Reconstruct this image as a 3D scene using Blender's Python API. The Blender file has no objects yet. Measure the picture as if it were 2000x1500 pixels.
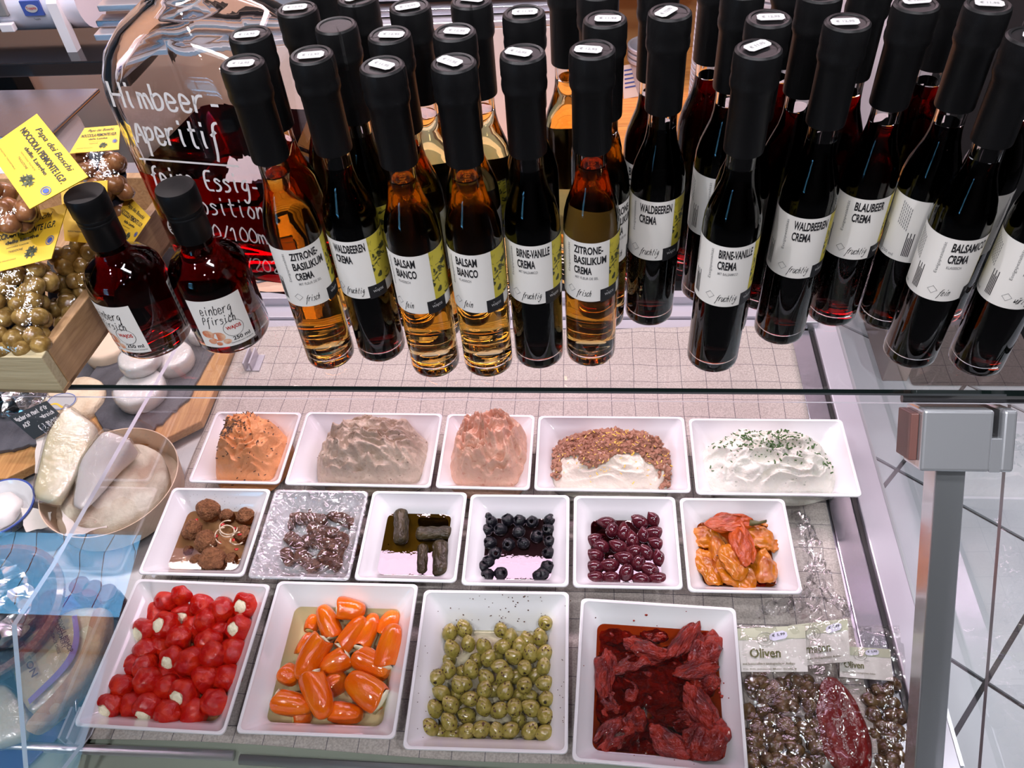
import bpy, bmesh, math, random
from mathutils import Vector, Matrix, Quaternion, noise
import numpy as np
R = math.radians
sc = bpy.context.scene
col = sc.collection
random.seed(7)

# ------------------------------------------------------------------ camera
F = 1651.967
CAM = Vector((0, 0, 1.06))
CM = Matrix(((0.99571, -0.00561, 0.09239), (0.06728, 0.72941, -0.68076), (-0.06357, 0.68405, 0.72666)))
cd = bpy.data.cameras.new('camera'); cam = bpy.data.objects.new('camera', cd); col.objects.link(cam)
cd.sensor_fit = 'HORIZONTAL'; cd.sensor_width = 36; cd.lens = F * 36 / 2000; cd.clip_start = .01
cam.matrix_world = Matrix.Translation(CAM) @ CM.to_4x4()
sc.camera = cam
# ------------------------------------------------------------------ world, exposure
sc.view_settings.view_transform = 'Standard'; sc.view_settings.look = 'None'
sc.view_settings.gamma = 1; sc.view_settings.use_curve_mapping = False
sc.view_settings.exposure = 0.0
w = bpy.data.worlds.new('sky'); sc.world = w; w.use_nodes = True
bg = w.node_tree.nodes['Background']; bg.inputs[0].default_value = (.19, .56, 1, 1); bg.inputs[1].default_value = 10.5
cy = sc.cycles
cy.use_denoising = True; cy.max_bounces = 18; cy.transmission_bounces = 14; cy.glossy_bounces = 6; cy.diffuse_bounces = 3
cy.transparent_max_bounces = 24; cy.caustics_reflective = False; cy.caustics_refractive = False; cy.sample_clamp_indirect = 6
cy.blur_glossy = 0.0

def area(name, loc, size, sizey, power, color, rot=(0, 0, 0), spread=180):
    l = bpy.data.lights.new(name, 'AREA'); l.shape = 'RECTANGLE'; l.size = size; l.size_y = sizey; l.energy = power; l.color = color
    l.spread = R(spread)
    o = bpy.data.objects.new(name, l); o.location = loc; o.rotation_euler = rot; col.objects.link(o); return o
CASE_W, BACK_W, SPOT_W = 3.1, 14.0, 7.0
area('case_lamp_light', (-.13, .846, .462), 1.0, .08, CASE_W, (1, .68, .90), (R(-38), 0, 0))
area('back_lamp_light', (-.1, 1.55, 1.2), 1.4, .12, BACK_W, (1, .72, .80), (R(0), 0, 0))
area('rear_left_added_fill', (-1.1, 1.5, 1.6), 1.0, .15, 16, (1, .84, .84), (R(28), 0, 0))  # added fill without a fixture, brightens the peach panel, jug and scale

area('ceiling_strip_light', (-.25, .12, 2.03), 1.5, .14, 26, (.97, .95, 1))
# ------------------------------------------------------------------ pixel helpers (2000 x 1500 frame) -> real points on real planes
def ray(px, py): return CM @ Vector(((px - 1000) / F, -(py - 750) / F, -1))
def P(px, py, z=0.0):
    d = ray(px, py); return CAM + d * ((z - CAM.z) / d.z)
def PL(px, py, p0, n):
    d = ray(px, py); return CAM + d * ((Vector(p0) - CAM).dot(n) / d.dot(n))
GN = Vector((0, -.788, .616)); GS = Vector((0, -.616, -.788)); GP = Vector((0, .515, .488))
VR, VU, VB = CM.col[0].copy(), CM.col[1].copy(), CM.col[2].copy()

# ------------------------------------------------------------------ materials
def mat(name, color=(.8, .8, .8), rough=.5, metal=0, coat=0, spec=.5, sss=0, trans=0, ior=1.5, bump=None, noisec=None, emit=None, alpha=1, sheen=0):
    m = bpy.data.materials.new(name); m.use_nodes = True; nt = m.node_tree; b = nt.nodes['Principled BSDF']
    def s(k, v):
        if k in b.inputs: b.inputs[k].default_value = v
    s('Base Color', (*color, 1)); s('Roughness', rough); s('Metallic', metal); s('Coat Weight', coat); s('Coat Roughness', .05)
    s('Specular IOR Level', spec); s('Transmission Weight', trans); s('IOR', ior); s('Sheen Weight', sheen)
    if sss: s('Subsurface Weight', sss); s('Subsurface Radius', (.01, .005, .003)); s('Subsurface Scale', .5)
    if emit: s('Emission Color', (*emit[:3], 1)); s('Emission Strength', emit[3])
    tc = nt.nodes.new('ShaderNodeTexCoord')
    if noisec:   # (scale, color2, lo, hi, detail)
        n = nt.nodes.new('ShaderNodeTexNoise'); n.inputs['Scale'].default_value = noisec[0]; n.inputs['Detail'].default_value = noisec[4] if len(noisec) > 4 else 4
        r = nt.nodes.new('ShaderNodeValToRGB'); e = r.color_ramp.elements
        e[0].position = noisec[2]; e[1].position = noisec[3]; e[0].color = (*color, 1); e[1].color = (*noisec[1], 1)
        nt.links.new(tc.outputs['Object'], n.inputs['Vector']); nt.links.new(n.outputs[0], r.inputs[0]); nt.links.new(r.outputs[0], b.inputs['Base Color'])
    if bump:     # (scale, strength, distance, kind)
        if len(bump) > 3 and bump[3] == 'vor':
            n = nt.nodes.new('ShaderNodeTexVoronoi'); out = n.outputs['Distance']
        else:
            n = nt.nodes.new('ShaderNodeTexNoise'); n.inputs['Detail'].default_value = 5; out = n.outputs[0]
        n.inputs['Scale'].default_value = bump[0]
        bb = nt.nodes.new('ShaderNodeBump'); bb.inputs['Strength'].default_value = bump[1]; bb.inputs['Distance'].default_value = bump[2]
        nt.links.new(tc.outputs['Object'], n.inputs['Vector']); nt.links.new(out, bb.inputs['Height']); nt.links.new(bb.outputs[0], b.inputs['Normal'])
    return m

def thin(name, tint=(1, 1, 1), ior=1.5, boost=1.0, rough=0.0, bump=None, base=0.0, gl=(1, 1, 1), cap=1.0, pf=False):
    """thin clear sheet: transparent + fresnel reflection"""
    m = bpy.data.materials.new(name); m.use_nodes = True; nt = m.node_tree; nt.nodes.clear()
    o = nt.nodes.new('ShaderNodeOutputMaterial'); t = nt.nodes.new('ShaderNodeBsdfTransparent'); g = nt.nodes.new('ShaderNodeBsdfGlossy')
    mx = nt.nodes.new('ShaderNodeMixShader'); f = nt.nodes.new('ShaderNodeFresnel'); mu = nt.nodes.new('ShaderNodeMath'); mu.operation = 'MULTIPLY_ADD'
    mu.use_clamp = True
    t.inputs[0].default_value = (*tint, 1); g.inputs[0].default_value = (*gl, 1); g.inputs['Roughness'].default_value = rough
    f.inputs[0].default_value = ior; mu.inputs[1].default_value = boost; mu.inputs[2].default_value = base
    mn = nt.nodes.new('ShaderNodeMath'); mn.operation = 'MINIMUM'; mn.inputs[1].default_value = cap; nt.links.new(mu.outputs[0], mn.inputs[0])
    nt.links.new(f.outputs[0], mu.inputs[0]); nt.links.new(mn.outputs[0], mx.inputs[0]); nt.links.new(t.outputs[0], mx.inputs[1]); nt.links.new(g.outputs[0], mx.inputs[2])
    nt.links.new(mx.outputs[0], o.inputs[0])
    if bump:
        tc = nt.nodes.new('ShaderNodeTexCoord'); b = nt.nodes.new('ShaderNodeBump')
        if len(bump) > 3: 
            n = nt.nodes.new('ShaderNodeTexVoronoi'); out = n.outputs['Distance']
            q = nt.nodes.new('ShaderNodeTexNoise'); q.inputs['Scale'].default_value = bump[0] * .6
            va = nt.nodes.new('ShaderNodeVectorMath'); va.operation = 'MULTIPLY_ADD'; va.inputs[1].default_value = (.06, .06, .06)
            nt.links.new(tc.outputs['Object'], q.inputs['Vector']); nt.links.new(q.outputs['Color'], va.inputs[0]); nt.links.new(tc.outputs['Object'], va.inputs[2]); nt.links.new(va.outputs[0], n.inputs['Vector'])
        else:
            n = nt.nodes.new('ShaderNodeTexNoise'); out = n.outputs[0]; n.inputs['Detail'].default_value = 4; nt.links.new(tc.outputs['Object'], n.inputs['Vector'])
        n.inputs['Scale'].default_value = bump[0]; b.inputs['Strength'].default_value = bump[1]; b.inputs['Distance'].default_value = bump[2]
        nt.links.new(out, b.inputs['Height']); nt.links.new(b.outputs[0], g.inputs['Normal'])
        if pf: nt.links.new(b.outputs[0], f.inputs['Normal'])
    return m

def glassm(name, ior=1.5, color=(1, 1, 1), absorb=None, rough=0):
    m = bpy.data.materials.new(name); m.use_nodes = True; nt = m.node_tree; nt.nodes.clear()
    o = nt.nodes.new('ShaderNodeOutputMaterial'); g = nt.nodes.new('ShaderNodeBsdfGlass'); g.inputs['Color'].default_value = (*color, 1)
    g.inputs['IOR'].default_value = ior; g.inputs['Roughness'].default_value = rough; nt.links.new(g.outputs[0], o.inputs['Surface'])
    if absorb:
        d = max(absorb); v = nt.nodes.new('ShaderNodeVolumeAbsorption'); v.inputs['Density'].default_value = d
        v.inputs['Color'].default_value = (*[1 - a / d for a in absorb], 1); nt.links.new(v.outputs[0], o.inputs['Volume'])
    return m

M = {}
M['glass'] = glassm('bottle_glass', 1.5, (.99, 1, .99))
M['air'] = glassm('air_space', 1 / 1.5)
M['amber'] = glassm('amber_vinegar', .893, absorb=(5, 19, 58))
M['gold'] = glassm('golden_vinegar', .893, absorb=(4, 12, 36))
M['berry'] = glassm('berry_vinegar', .893, absorb=(150, 700, 600))
M['black'] = glassm('balsamic_vinegar', .893, absorb=(250, 600, 800))
M['liqueur'] = glassm('red_liqueur', .893, absorb=(45, 260, 200))
M['aperitif'] = glassm('raspberry_aperitif', .893, absorb=(16, 110, 70))
M['pane'] = thin('pane_glass', (.97, .99, .98), 1.5, 1.7)
M['shelfglass'] = thin('shelf_glass', (.95, .98, .965), 1.5, 1.3)
M['edge'] = mat('glass_edge_green', (.004, .012, .010), .08, coat=.5)
M['edgelight'] = mat('polished_acrylic_edge', (.62, .62, .68), .2)
M['film'] = thin('cling_film', (.97, .97, .98), 1.5, 1.8, .10, (45, .8, .008, 'v'), .02, cap=.6, pf=True)
M['wrap'] = thin('wrap_film', (.97, .97, .97), 1.5, 1.3, .10, (70, .7, .006), .04, cap=.35, pf=True)
M['bagfilm'] = thin('bag_film', (.97, .97, .96), 1.5, .8, .06, (34, .8, .008), .04, cap=.25)
M['china'] = mat('white_porcelain', (.80, .80, .82), .12, coat=.6)
M['capm'] = mat('black_shrink_cap', (.004, .004, .0045), .4, spec=.22)
M['paper'] = mat('label_paper', (.72, .70, .66), .6)
M['ink'] = mat('black_ink', (.012, .012, .014), .5)
M['greyink'] = mat('grey_ink', (.22, .22, .22), .6)
M['sticker'] = mat('price_sticker', (.44, .44, .44), .7, spec=.2)
M['chrome'] = mat('chrome', (.62, .65, .68), .2, metal=.72, coat=.4)
M['alu'] = mat('brushed_aluminium', (.66, .66, .70), .32, metal=.85, bump=(60, .15, .001))
M['aluwhite'] = mat('white_aluminium_profile', (.52, .50, .56), .3, metal=.3)
M['steel'] = mat('stainless_steel', (.46, .45, .50), .25, metal=1, bump=(30, .25, .002))
M['blackp'] = mat('black_plastic', (.01, .01, .011), .35)
M['darkwood'] = mat('dark_panel', (.010, .010, .010), .6, spec=.12)
M['whitep'] = mat('white_plastic', (.72, .71, .74), .35)
M['wallm'] = mat('dim_wall', (.17, .16, .17), .8)
M['ceilm'] = mat('dark_ceiling', (.05, .045, .045), .8)
M['yellow'] = mat('yellow_card', (.86, .52, .02), .5)
M['blueink'] = mat('blue_ink', (.05, .09, .35), .5)
M['whiteink'] = mat('white_marker', (.62, .60, .60), .6)
M['slate'] = mat('slate', (.05, .05, .062), .6, bump=(45, .8, .004), noisec=(18, (.10, .10, .12), .4, .7))
M['skin_red'] = mat('cherry_pepper_skin', (.44, .005, .003), .09, coat=.2, bump=(2.6, .5, .006), noisec=(1.4, (.60, .030, .006), .42, .75), spec=.32)
M['skin_orange'] = mat('orange_pepper_skin', (.78, .125, .003), .10, coat=.35, bump=(2.2, .4, .006), noisec=(1.5, (.84, .21, .004), .4, .7))
M['cheese'] = mat('cream_cheese', (.90, .86, .62), .5, bump=(5, .6, .003))
M['olive'] = mat('green_olive_skin', (.24, .20, .035), .12, coat=.35, noisec=(1.6, (.38, .31, .075), .38, .65), bump=(3, .2, .003))
M['pit'] = mat('olive_hole', (.03, .018, .008), .6)
M['herb'] = mat('dried_herb', (.07, .025, .012), .7)
M['blackolive'] = mat('black_olive_skin', (.003, .003, .006), .16, coat=.1, bump=(3.2, .5, .003), spec=.32)
M['kalamata'] = mat('kalamata_skin', (.050, .004, .010), .12, coat=.5, noisec=(1.2, (.085, .010, .016), .4, .7), spec=.32)
M['tomato'] = mat('dried_tomato', (.30, .014, .002), .2, coat=.25, bump=(5.5, 1, .012), noisec=(2.6, (.13, .004, .002), .4, .62), spec=.32)
M['meat'] = mat('meatball', (.36, .155, .066), .6, bump=(6.5, 1, .008), noisec=(3.5, (.20, .08, .033), .38, .65), spec=.32)
M['leaf'] = mat('vine_leaf', (.020, .014, .004), .22, coat=.0, bump=(3.6, .8, .005), noisec=(2, (.052, .036, .012), .42, .7), spec=.32)
M['sausage'] = mat('brown_piece', (.10, .036, .022), .4, coat=.2, bump=(5, .8, .006), noisec=(2.5, (.20, .09, .055), .4, .7), spec=.32)
M['onion'] = mat('onion', (.62, .50, .36), .2, coat=.6)
M['grill'] = mat('grilled_yellow_pepper', (.50, .15, .003), .10, coat=.2, bump=(2.4, .6, .008), noisec=(1.6, (.30, .055, .003), .5, .72))
M['grill2'] = mat('grilled_orange_pepper', (.44, .065, .003), .10, coat=.2, bump=(3.4, .8, .010), noisec=(2, (.26, .025, .004), .45, .75))
M['char'] = mat('charred_stripe', (.05, .015, .006), .4, coat=.4)
M['stem'] = mat('green_stem', (.10, .09, .03), .5)
M['hazel'] = mat('hazelnut', (.17, .095, .024), .25, coat=.4, noisec=(1.3, (.34, .22, .07), .4, .7), spec=.32)
M['hazel2'] = mat('brown_hazelnut', (.19, .075, .030), .28, coat=.4, noisec=(1.3, (.30, .14, .06), .4, .7), spec=.32)
M['packolive'] = mat('brown_olive', (.085, .038, .018), .2, coat=.5, noisec=(1.2, (.18, .11, .045), .4, .65), spec=.32)
M['packtomato'] = mat('packed_tomato', (.20, .010, .008), .2, coat=.8, bump=(40, .9, .006))
def liq(name, c, boost=1.6): return thin(name, c, 1.36, boost, 0.0, (28, .10, .002), .015)
M['l_red'] = liq('oil_red', (.9, .62, .42)); M['l_gold'] = liq('oil_gold', (.97, .89, .64)); M['l_pale'] = liq('oil_pale', (.95, .90, .74)); M['l_brown'] = liq('brine_brown', (.74, .52, .34))
M['l_green'] = liq('oil_dark', (.30, .21, .05), 3); M['l_black'] = liq('brine_dark', (.20, .12, .13), 3); M['l_purple'] = liq('brine_purple', (.34, .12, .14), 3)
M['l_tom'] = liq('oil_tomato', (.72, .22, .03)); M['l_or'] = liq('oil_orange', (.72, .27, .02))
M['cr_or'] = mat('orange_cream', (.76, .34, .14), .45, sss=.15, bump=(62, .8, .008))
M['cr_grey'] = mat('mushroom_cream', (.50, .40, .31), .4, sss=.1, bump=(62, .8, .008), noisec=(160, (.40, .30, .23), .55, .72))
M['cr_pink'] = mat('salmon_cream', (.72, .44, .32), .45, sss=.15, bump=(62, .8, .008), noisec=(120, (.52, .16, .10), .6, .78))
M['cr_white'] = mat('tuna_cream', (.80, .73, .62), .35, sss=.1, bump=(62, .8, .008))
M['cr_herb'] = mat('herb_cream', (.80, .79, .70), .35, sss=.1, bump=(62, .8, .008), noisec=(150, (.35, .38, .30), .66, .76))
M['tuna'] = mat('tuna_flake', (.38, .18, .11), .5, coat=.2, bump=(300, .8, .002))
M['zest'] = mat('lemon_zest', (.80, .50, .06), .4)
M['chive'] = mat('chive', (.05, .13, .025), .4)
M['greychive'] = mat('herb_fleck', (.06, .03, .02), .6)
M['redbit'] = mat('red_pepper_bit', (.45, .015, .01), .25, coat=.6)
M['whitecheese'] = mat('fresh_white_cheese', (.84, .80, .78), .45, sss=.1, bump=(70, .3, .002))
M['rind'] = mat('wrinkled_rind', (.70, .58, .42), .7, bump=(55, 1, .006), noisec=(50, (.56, .42, .28), .4, .7))
M['greyrind'] = mat('grey_brown_rind', (.42, .32, .24), .7, bump=(45, 1, .006), noisec=(14, (.66, .62, .50), .42, .6))
M['brie'] = mat('brie_paste', (.70, .62, .40), .4, sss=.1, noisec=(20, (.78, .74, .60), .4, .7))
M['stilton'] = mat('blue_cheese_paste', (.72, .60, .34), .5, noisec=(38, (.30, .32, .34), .62, .76))
M['brownrind'] = mat('brown_rind', (.36, .19, .07), .7, bump=(60, 1, .005), noisec=(35, (.55, .36, .17), .4, .7))
M['foil'] = mat('aluminium_foil', (.75, .75, .76), .22, metal=1, bump=(38, 1, .02, 'vor'))
M['ceramic'] = mat('brown_stoneware', (.13, .045, .022), .25, coat=.6, noisec=(200, (.20, .09, .05), .5, .6))
M['blue'] = mat('blue_plastic', (.02, .025, .22), .3)
M['purple'] = mat('purple_reflection', (.05, .008, .04), .15, coat=.6)
M['cork'] = mat('tan_wrap', (.62, .42, .30), .6)
M['thinwood'] = mat('spruce_veneer', (.74, .56, .42), .6)
M['peach'] = mat('peach_wall', (.72, .46, .34), .7)
M['tub'] = mat('frosted_tub', (.80, .76, .84), .3, trans=.45, ior=1.1)
M['darkgreen'] = mat('dark_green_leaf', (.02, .06, .03), .5)
M['paperw'] = mat('greaseproof_paper', (.72, .66, .62), .7)

def wood(name, c1, c2, sc_=6, axis='X', stretch=14):
    m = mat(name, c1, .5, bump=None); nt = m.node_tree; b = nt.nodes['Principled BSDF']
    tc = nt.nodes.new('ShaderNodeTexCoord'); mp = nt.nodes.new('ShaderNodeMapping'); s = [stretch * 3] * 3; s['XYZ'.index(axis)] = sc_ * .4
    mp.inputs['Scale'].default_value = s; n = nt.nodes.new('ShaderNodeTexNoise'); n.inputs['Scale'].default_value = 4; n.inputs['Detail'].default_value = 6
    n.inputs['Distortion'].default_value = 1.2
    r = nt.nodes.new('ShaderNodeValToRGB'); r.color_ramp.elements[0].position = .35; r.color_ramp.elements[1].position = .68
    r.color_ramp.elements[0].color = (*c1, 1); r.color_ramp.elements[1].color = (*c2, 1)
    L = nt.links.new; L(tc.outputs['Object'], mp.inputs[0]); L(mp.outputs[0], n.inputs['Vector']); L(n.outputs[0], r.inputs[0]); L(r.outputs[0], b.inputs['Base Color'])
    bp = nt.nodes.new('ShaderNodeBump'); bp.inputs['Strength'].default_value = .3; bp.inputs['Distance'].default_value = .001; L(n.outputs[0], bp.inputs['Height']); L(bp.outputs[0], b.inputs['Normal'])
    return m
M['oak'] = wood('oak_board', (.62, .33, .12), (.46, .21, .07), axis='Y')
M['cratew'] = wood('crate_wood', (.40, .24, .12), (.27, .15, .07), axis='Y')
M['crateface'] = wood('pale_crate_wood', (.50, .43, .27), (.38, .31, .18), axis='X')
M['benchw'] = wood('worktop_wood', (.72, .32, .08), (.55, .20, .05), axis='X')

M['stretch'] = thin('stretched_film', (.97, .97, .98), 1.5, 1.9, .09, (52, .8, .007, 'v'), .02, cap=.65, pf=True)

def linen():
    m = mat('checked_linen', (.50, .44, .41), .85, sheen=.2); nt = m.node_tree; b = nt.nodes['Principled BSDF']; L = nt.links.new
    tc = nt.nodes.new('ShaderNodeTexCoord'); n = nt.nodes.new('ShaderNodeTexNoise'); n.inputs['Scale'].default_value = 6; n.inputs['Detail'].default_value = 2
    va = nt.nodes.new('ShaderNodeVectorMath'); va.operation = 'MULTIPLY_ADD'; va.inputs[1].default_value = (.012, .012, 0)
    L(tc.outputs['Object'], n.inputs['Vector']); L(n.outputs['Color'], va.inputs[0]); L(tc.outputs['Object'], va.inputs[2])
    sp = nt.nodes.new('ShaderNodeSeparateXYZ'); L(va.outputs[0], sp.inputs[0]); outs = []
    for k in (0, 1):
        a = nt.nodes.new('ShaderNodeMath'); a.operation = 'PINGPONG'; a.inputs[1].default_value = .0200; L(sp.outputs[k], a.inputs[0])
        c = nt.nodes.new('ShaderNodeMath'); c.operation = 'LESS_THAN'; c.inputs[1].default_value = .00042; L(a.outputs[0], c.inputs[0]); outs.append(c)
    mx = nt.nodes.new('ShaderNodeMath'); mx.operation = 'MAXIMUM'; L(outs[0].outputs[0], mx.inputs[0]); L(outs[1].outputs[0], mx.inputs[1])
    n2 = nt.nodes.new('ShaderNodeTexNoise'); n2.inputs['Scale'].default_value = 420; L(tc.outputs['Object'], n2.inputs['Vector'])
    r = nt.nodes.new('ShaderNodeValToRGB'); r.color_ramp.elements[0].position = .35; r.color_ramp.elements[1].position = .65
    r.color_ramp.elements[0].color = (.40, .35, .32, 1); r.color_ramp.elements[1].color = (.56, .50, .46, 1); L(n2.outputs[0], r.inputs[0])
    mc = nt.nodes.new('ShaderNodeMix'); mc.data_type = 'RGBA'; L(mx.outputs[0], mc.inputs[0]); L(r.outputs[0], mc.inputs[6]); mc.inputs[7].default_value = (.09, .08, .10, 1)
    L(mc.outputs[2], b.inputs['Base Color']); return m
M['linen'] = linen()

def capmat():   # embossed diamonds
    m = M['capm']; nt = m.node_tree; b = nt.nodes['Principled BSDF']; L = nt.links.new
    uv = nt.nodes.new('ShaderNodeUVMap'); mp = nt.nodes.new('ShaderNodeMapping'); mp.inputs['Scale'].default_value = (22, 22, 1); mp.inputs['Rotation'].default_value = (0, 0, R(45))
    br = nt.nodes.new('ShaderNodeTexBrick'); br.offset = 0; br.inputs['Mortar Size'].default_value = .12; br.inputs['Brick Width'].default_value = 1; br.inputs['Row Height'].default_value = 1; br.inputs['Scale'].default_value = 1
    bp = nt.nodes.new('ShaderNodeBump'); bp.inputs['Strength'].default_value = .55; bp.inputs['Distance'].default_value = .0008
    L(uv.outputs[0], mp.inputs[0]); L(mp.outputs[0], br.inputs['Vector']); L(br.outputs['Fac'], bp.inputs['Height']); L(bp.outputs[0], b.inputs['Normal'])
capmat()
def artmat():
    m = mat('vine_print', (.50, .42, .04), .55); nt = m.node_tree; b = nt.nodes['Principled BSDF']; L = nt.links.new
    tc = nt.nodes.new('ShaderNodeTexCoord'); v = nt.nodes.new('ShaderNodeTexVoronoi'); v.inputs['Scale'].default_value = 120; n = nt.nodes.new('ShaderNodeTexNoise'); n.inputs['Scale'].default_value = 90; n.inputs['Detail'].default_value = 3
    n.inputs['Distortion'].default_value = 2
    r = nt.nodes.new('ShaderNodeValToRGB'); r.color_ramp.interpolation = 'LINEAR'; e = r.color_ramp.elements; e[0].position = .52; e[1].position = .58
    e[0].color = (.50, .42, .04, 1); e[1].color = (.03, .035, .01, 1)
    L(tc.outputs['Object'], n.inputs['Vector']); L(n.outputs[0], r.inputs[0]); L(r.outputs[0], b.inputs['Base Color']); return m
M['art'] = artmat()

# ------------------------------------------------------------------ mesh helpers
def link(o): col.objects.link(o); return o
def mesh(name, vs, fs, mats, mi=None, smooth=True, uvs=None):
    me = bpy.data.meshes.new(name); me.from_pydata([tuple(v) for v in vs], [], fs)
    for m in (mats if isinstance(mats, (list, tuple)) else [mats]): me.materials.append(m)
    if mi: me.polygons.foreach_set('material_index', mi)
    if smooth: me.polygons.foreach_set('use_smooth', [True] * len(me.polygons))
    if uvs:
        l = me.uv_layers.new(name='UVMap')
        for p in me.polygons:
            for li in p.loop_indices: l.data[li].uv = uvs[me.loops[li].vertex_index]
    me.update(); return me
def tag(o, label=None, cat=None, group=None, kind=None):
    if label: o['label'] = label
    if cat: o['category'] = cat
    if group: o['group'] = group
    if kind: o['kind'] = kind
    return o
def obj(name, me, parent=None, loc=None, rot=None, **kw):
    o = bpy.data.objects.new(name, me); link(o)
    if parent: o.parent = parent
    if loc is not None: o.location = loc
    if rot is not None: o.rotation_euler = rot
    return tag(o, **kw)
def empty(name, loc, rz=0, **kw):
    o = bpy.data.objects.new(name, None); o.empty_display_size = .02; link(o); o.location = loc; o.rotation_euler = (0, 0, rz); return tag(o, **kw)
class B:   # polygon soup builder
    def __init__(s): s.v = []; s.f = []; s.m = []
    def add(s, v, f, m=0):
        k = len(s.v); s.v += [tuple(x) for x in v]; s.f += [tuple(i + k for i in g) for g in f]; s.m += [m] * len(f); return s
    def box(s, a, b, m=0):
        (x0, y0, z0), (x1, y1, z1) = a, b
        return s.add([(x0, y0, z0), (x1, y0, z0), (x1, y1, z0), (x0, y1, z0), (x0, y0, z1), (x1, y0, z1), (x1, y1, z1), (x0, y1, z1)],
                     [(0, 3, 2, 1), (4, 5, 6, 7), (0, 1, 5, 4), (1, 2, 6, 5), (2, 3, 7, 6), (3, 0, 4, 7)], m)
    def prism(s, top, h, m=0):   # top: list of points, extruded by vector h
        n = len(top); h = Vector(h); v = [Vector(p) for p in top] + [Vector(p) + h for p in top]
        return s.add(v, [tuple(range(n)), tuple(range(2 * n - 1, n - 1, -1))] + [(i, i + n, (i + 1) % n + n, (i + 1) % n) for i in range(n)], m)
    def tube(s, pts, r, n=8, m=0, closed=False):
        pts = [Vector(p) for p in pts]; L = len(pts); rs = r if isinstance(r, (list, tuple)) else [r] * L; v = []; f = []
        for i, p in enumerate(pts):
            t = (pts[min(i + 1, L - 1)] - pts[max(i - 1, 0)]).normalized(); a = t.orthogonal().normalized() if abs(t.z) > .9 else t.cross(Vector((0, 0, 1))).normalized(); c = t.cross(a)
            v += [p + (a * math.cos(2 * math.pi * k / n) + c * math.sin(2 * math.pi * k / n)) * rs[i] for k in range(n)]
        for i in range(L - 1): f += [(i * n + k, i * n + (k + 1) % n, (i + 1) * n + (k + 1) % n, (i + 1) * n + k) for k in range(n)]
        f += [tuple(range(n - 1, -1, -1)), tuple((L - 1) * n + k for k in range(n))]
        return s.add(v, f, m)
    def me(s, name, mats, smooth=False): return mesh(name, s.v, s.f, mats, s.m, smooth)
def bevel(o, wdt=.002, seg=2):
    m = o.modifiers.new('bevel', 'BEVEL'); m.width = wdt; m.segments = seg; m.limit_method = 'ANGLE'; m.harden_normals = False
    return o
def autosm(me):   # recompute smooth by angle
    me.polygons.foreach_set('use_smooth', [True] * len(me.polygons)); 
    try: me.set_sharp_from_angle(angle=R(38))
    except Exception: pass
    return me
def boxo(name, a, b, m, parent=None, bv=0, **kw):
    o = obj(name, B().box(a, b).me(name, m), parent, **kw)
    if bv: bevel(o, bv)
    return o
def rev(name, prof, m, n=40, uv=False, closed=True):
    v = []; f = []; uvs = []; L = len(prof)
    for j, (r, z) in enumerate(prof):
        for k in range(n):
            a = 2 * math.pi * k / n; v.append((r * math.cos(a), r * math.sin(a), z)); uvs.append((k / n * 6.283 * .016 / .02, z / .02))
    for j in range(L - 1): f += [(j * n + k, j * n + (k + 1) % n, (j + 1) * n + (k + 1) % n, (j + 1) * n + k) for k in range(n)]
    if closed: f += [tuple(range(n - 1, -1, -1)), tuple((L - 1) * n + k for k in range(n))]
    return autosm(mesh(name, v, f, m, uvs=uvs if uv else None))
def rrect(hw, hd, r, z, n=5, bow=0):
    pts = []
    for cx, cyy, a0 in ((hw - r, hd - r, 0), (-(hw - r), hd - r, 90), (-(hw - r), -(hd - r), 180), (hw - r, -(hd - r), 270)):
        for i in range(n + 1):
            a = R(a0 + 90 * i / n); pts.append((cx + r * math.cos(a), cyy + r * math.sin(a), z))
    return pts
def loops(name, Ls, m, cap0=True, cap1=True, mi=None):
    n = len(Ls[0]); v = [p for L in Ls for p in L]; f = []
    for j in range(len(Ls) - 1): f += [(j * n + k, j * n + (k + 1) % n, (j + 1) * n + (k + 1) % n, (j + 1) * n + k) for k in range(n)]
    if cap0: f.append(tuple(range(n - 1, -1, -1)))
    if cap1: f.append(tuple((len(Ls) - 1) * n + k for k in range(n)))
    return autosm(mesh(name, v, f, m))
def ico(sub):
    bm = bmesh.new(); bmesh.ops.create_icosphere(bm, subdivisions=sub, radius=1); v = [x.co.copy() for x in bm.verts]; f = [tuple(q.index for q in x.verts) for x in bm.faces]; bm.free(); return v, f
ICO = {k: ico(k) for k in (1, 2, 3, 4)}
def nz(p, s, seed=0): return noise.noise(Vector(p) * s + Vector((seed * 7.3, seed * 3.1, seed * 5.7)))
def blob(name, m, sx, sy, sz, amp=.1, fr=1.5, seed=0, sub=3, amp2=0, fr2=5, fn=None):
    v, f = ICO[sub]; o = []
    for p in v:
        d = 1 + amp * nz(p, fr, seed) + (amp2 * nz(p, fr2, seed + 3) if amp2 else 0)
        q = Vector((p.x * sx, p.y * sy, p.z * sz)) * d
        if fn: q = fn(q, p)
        o.append(q)
    return mesh(name, o, f, m)
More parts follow.
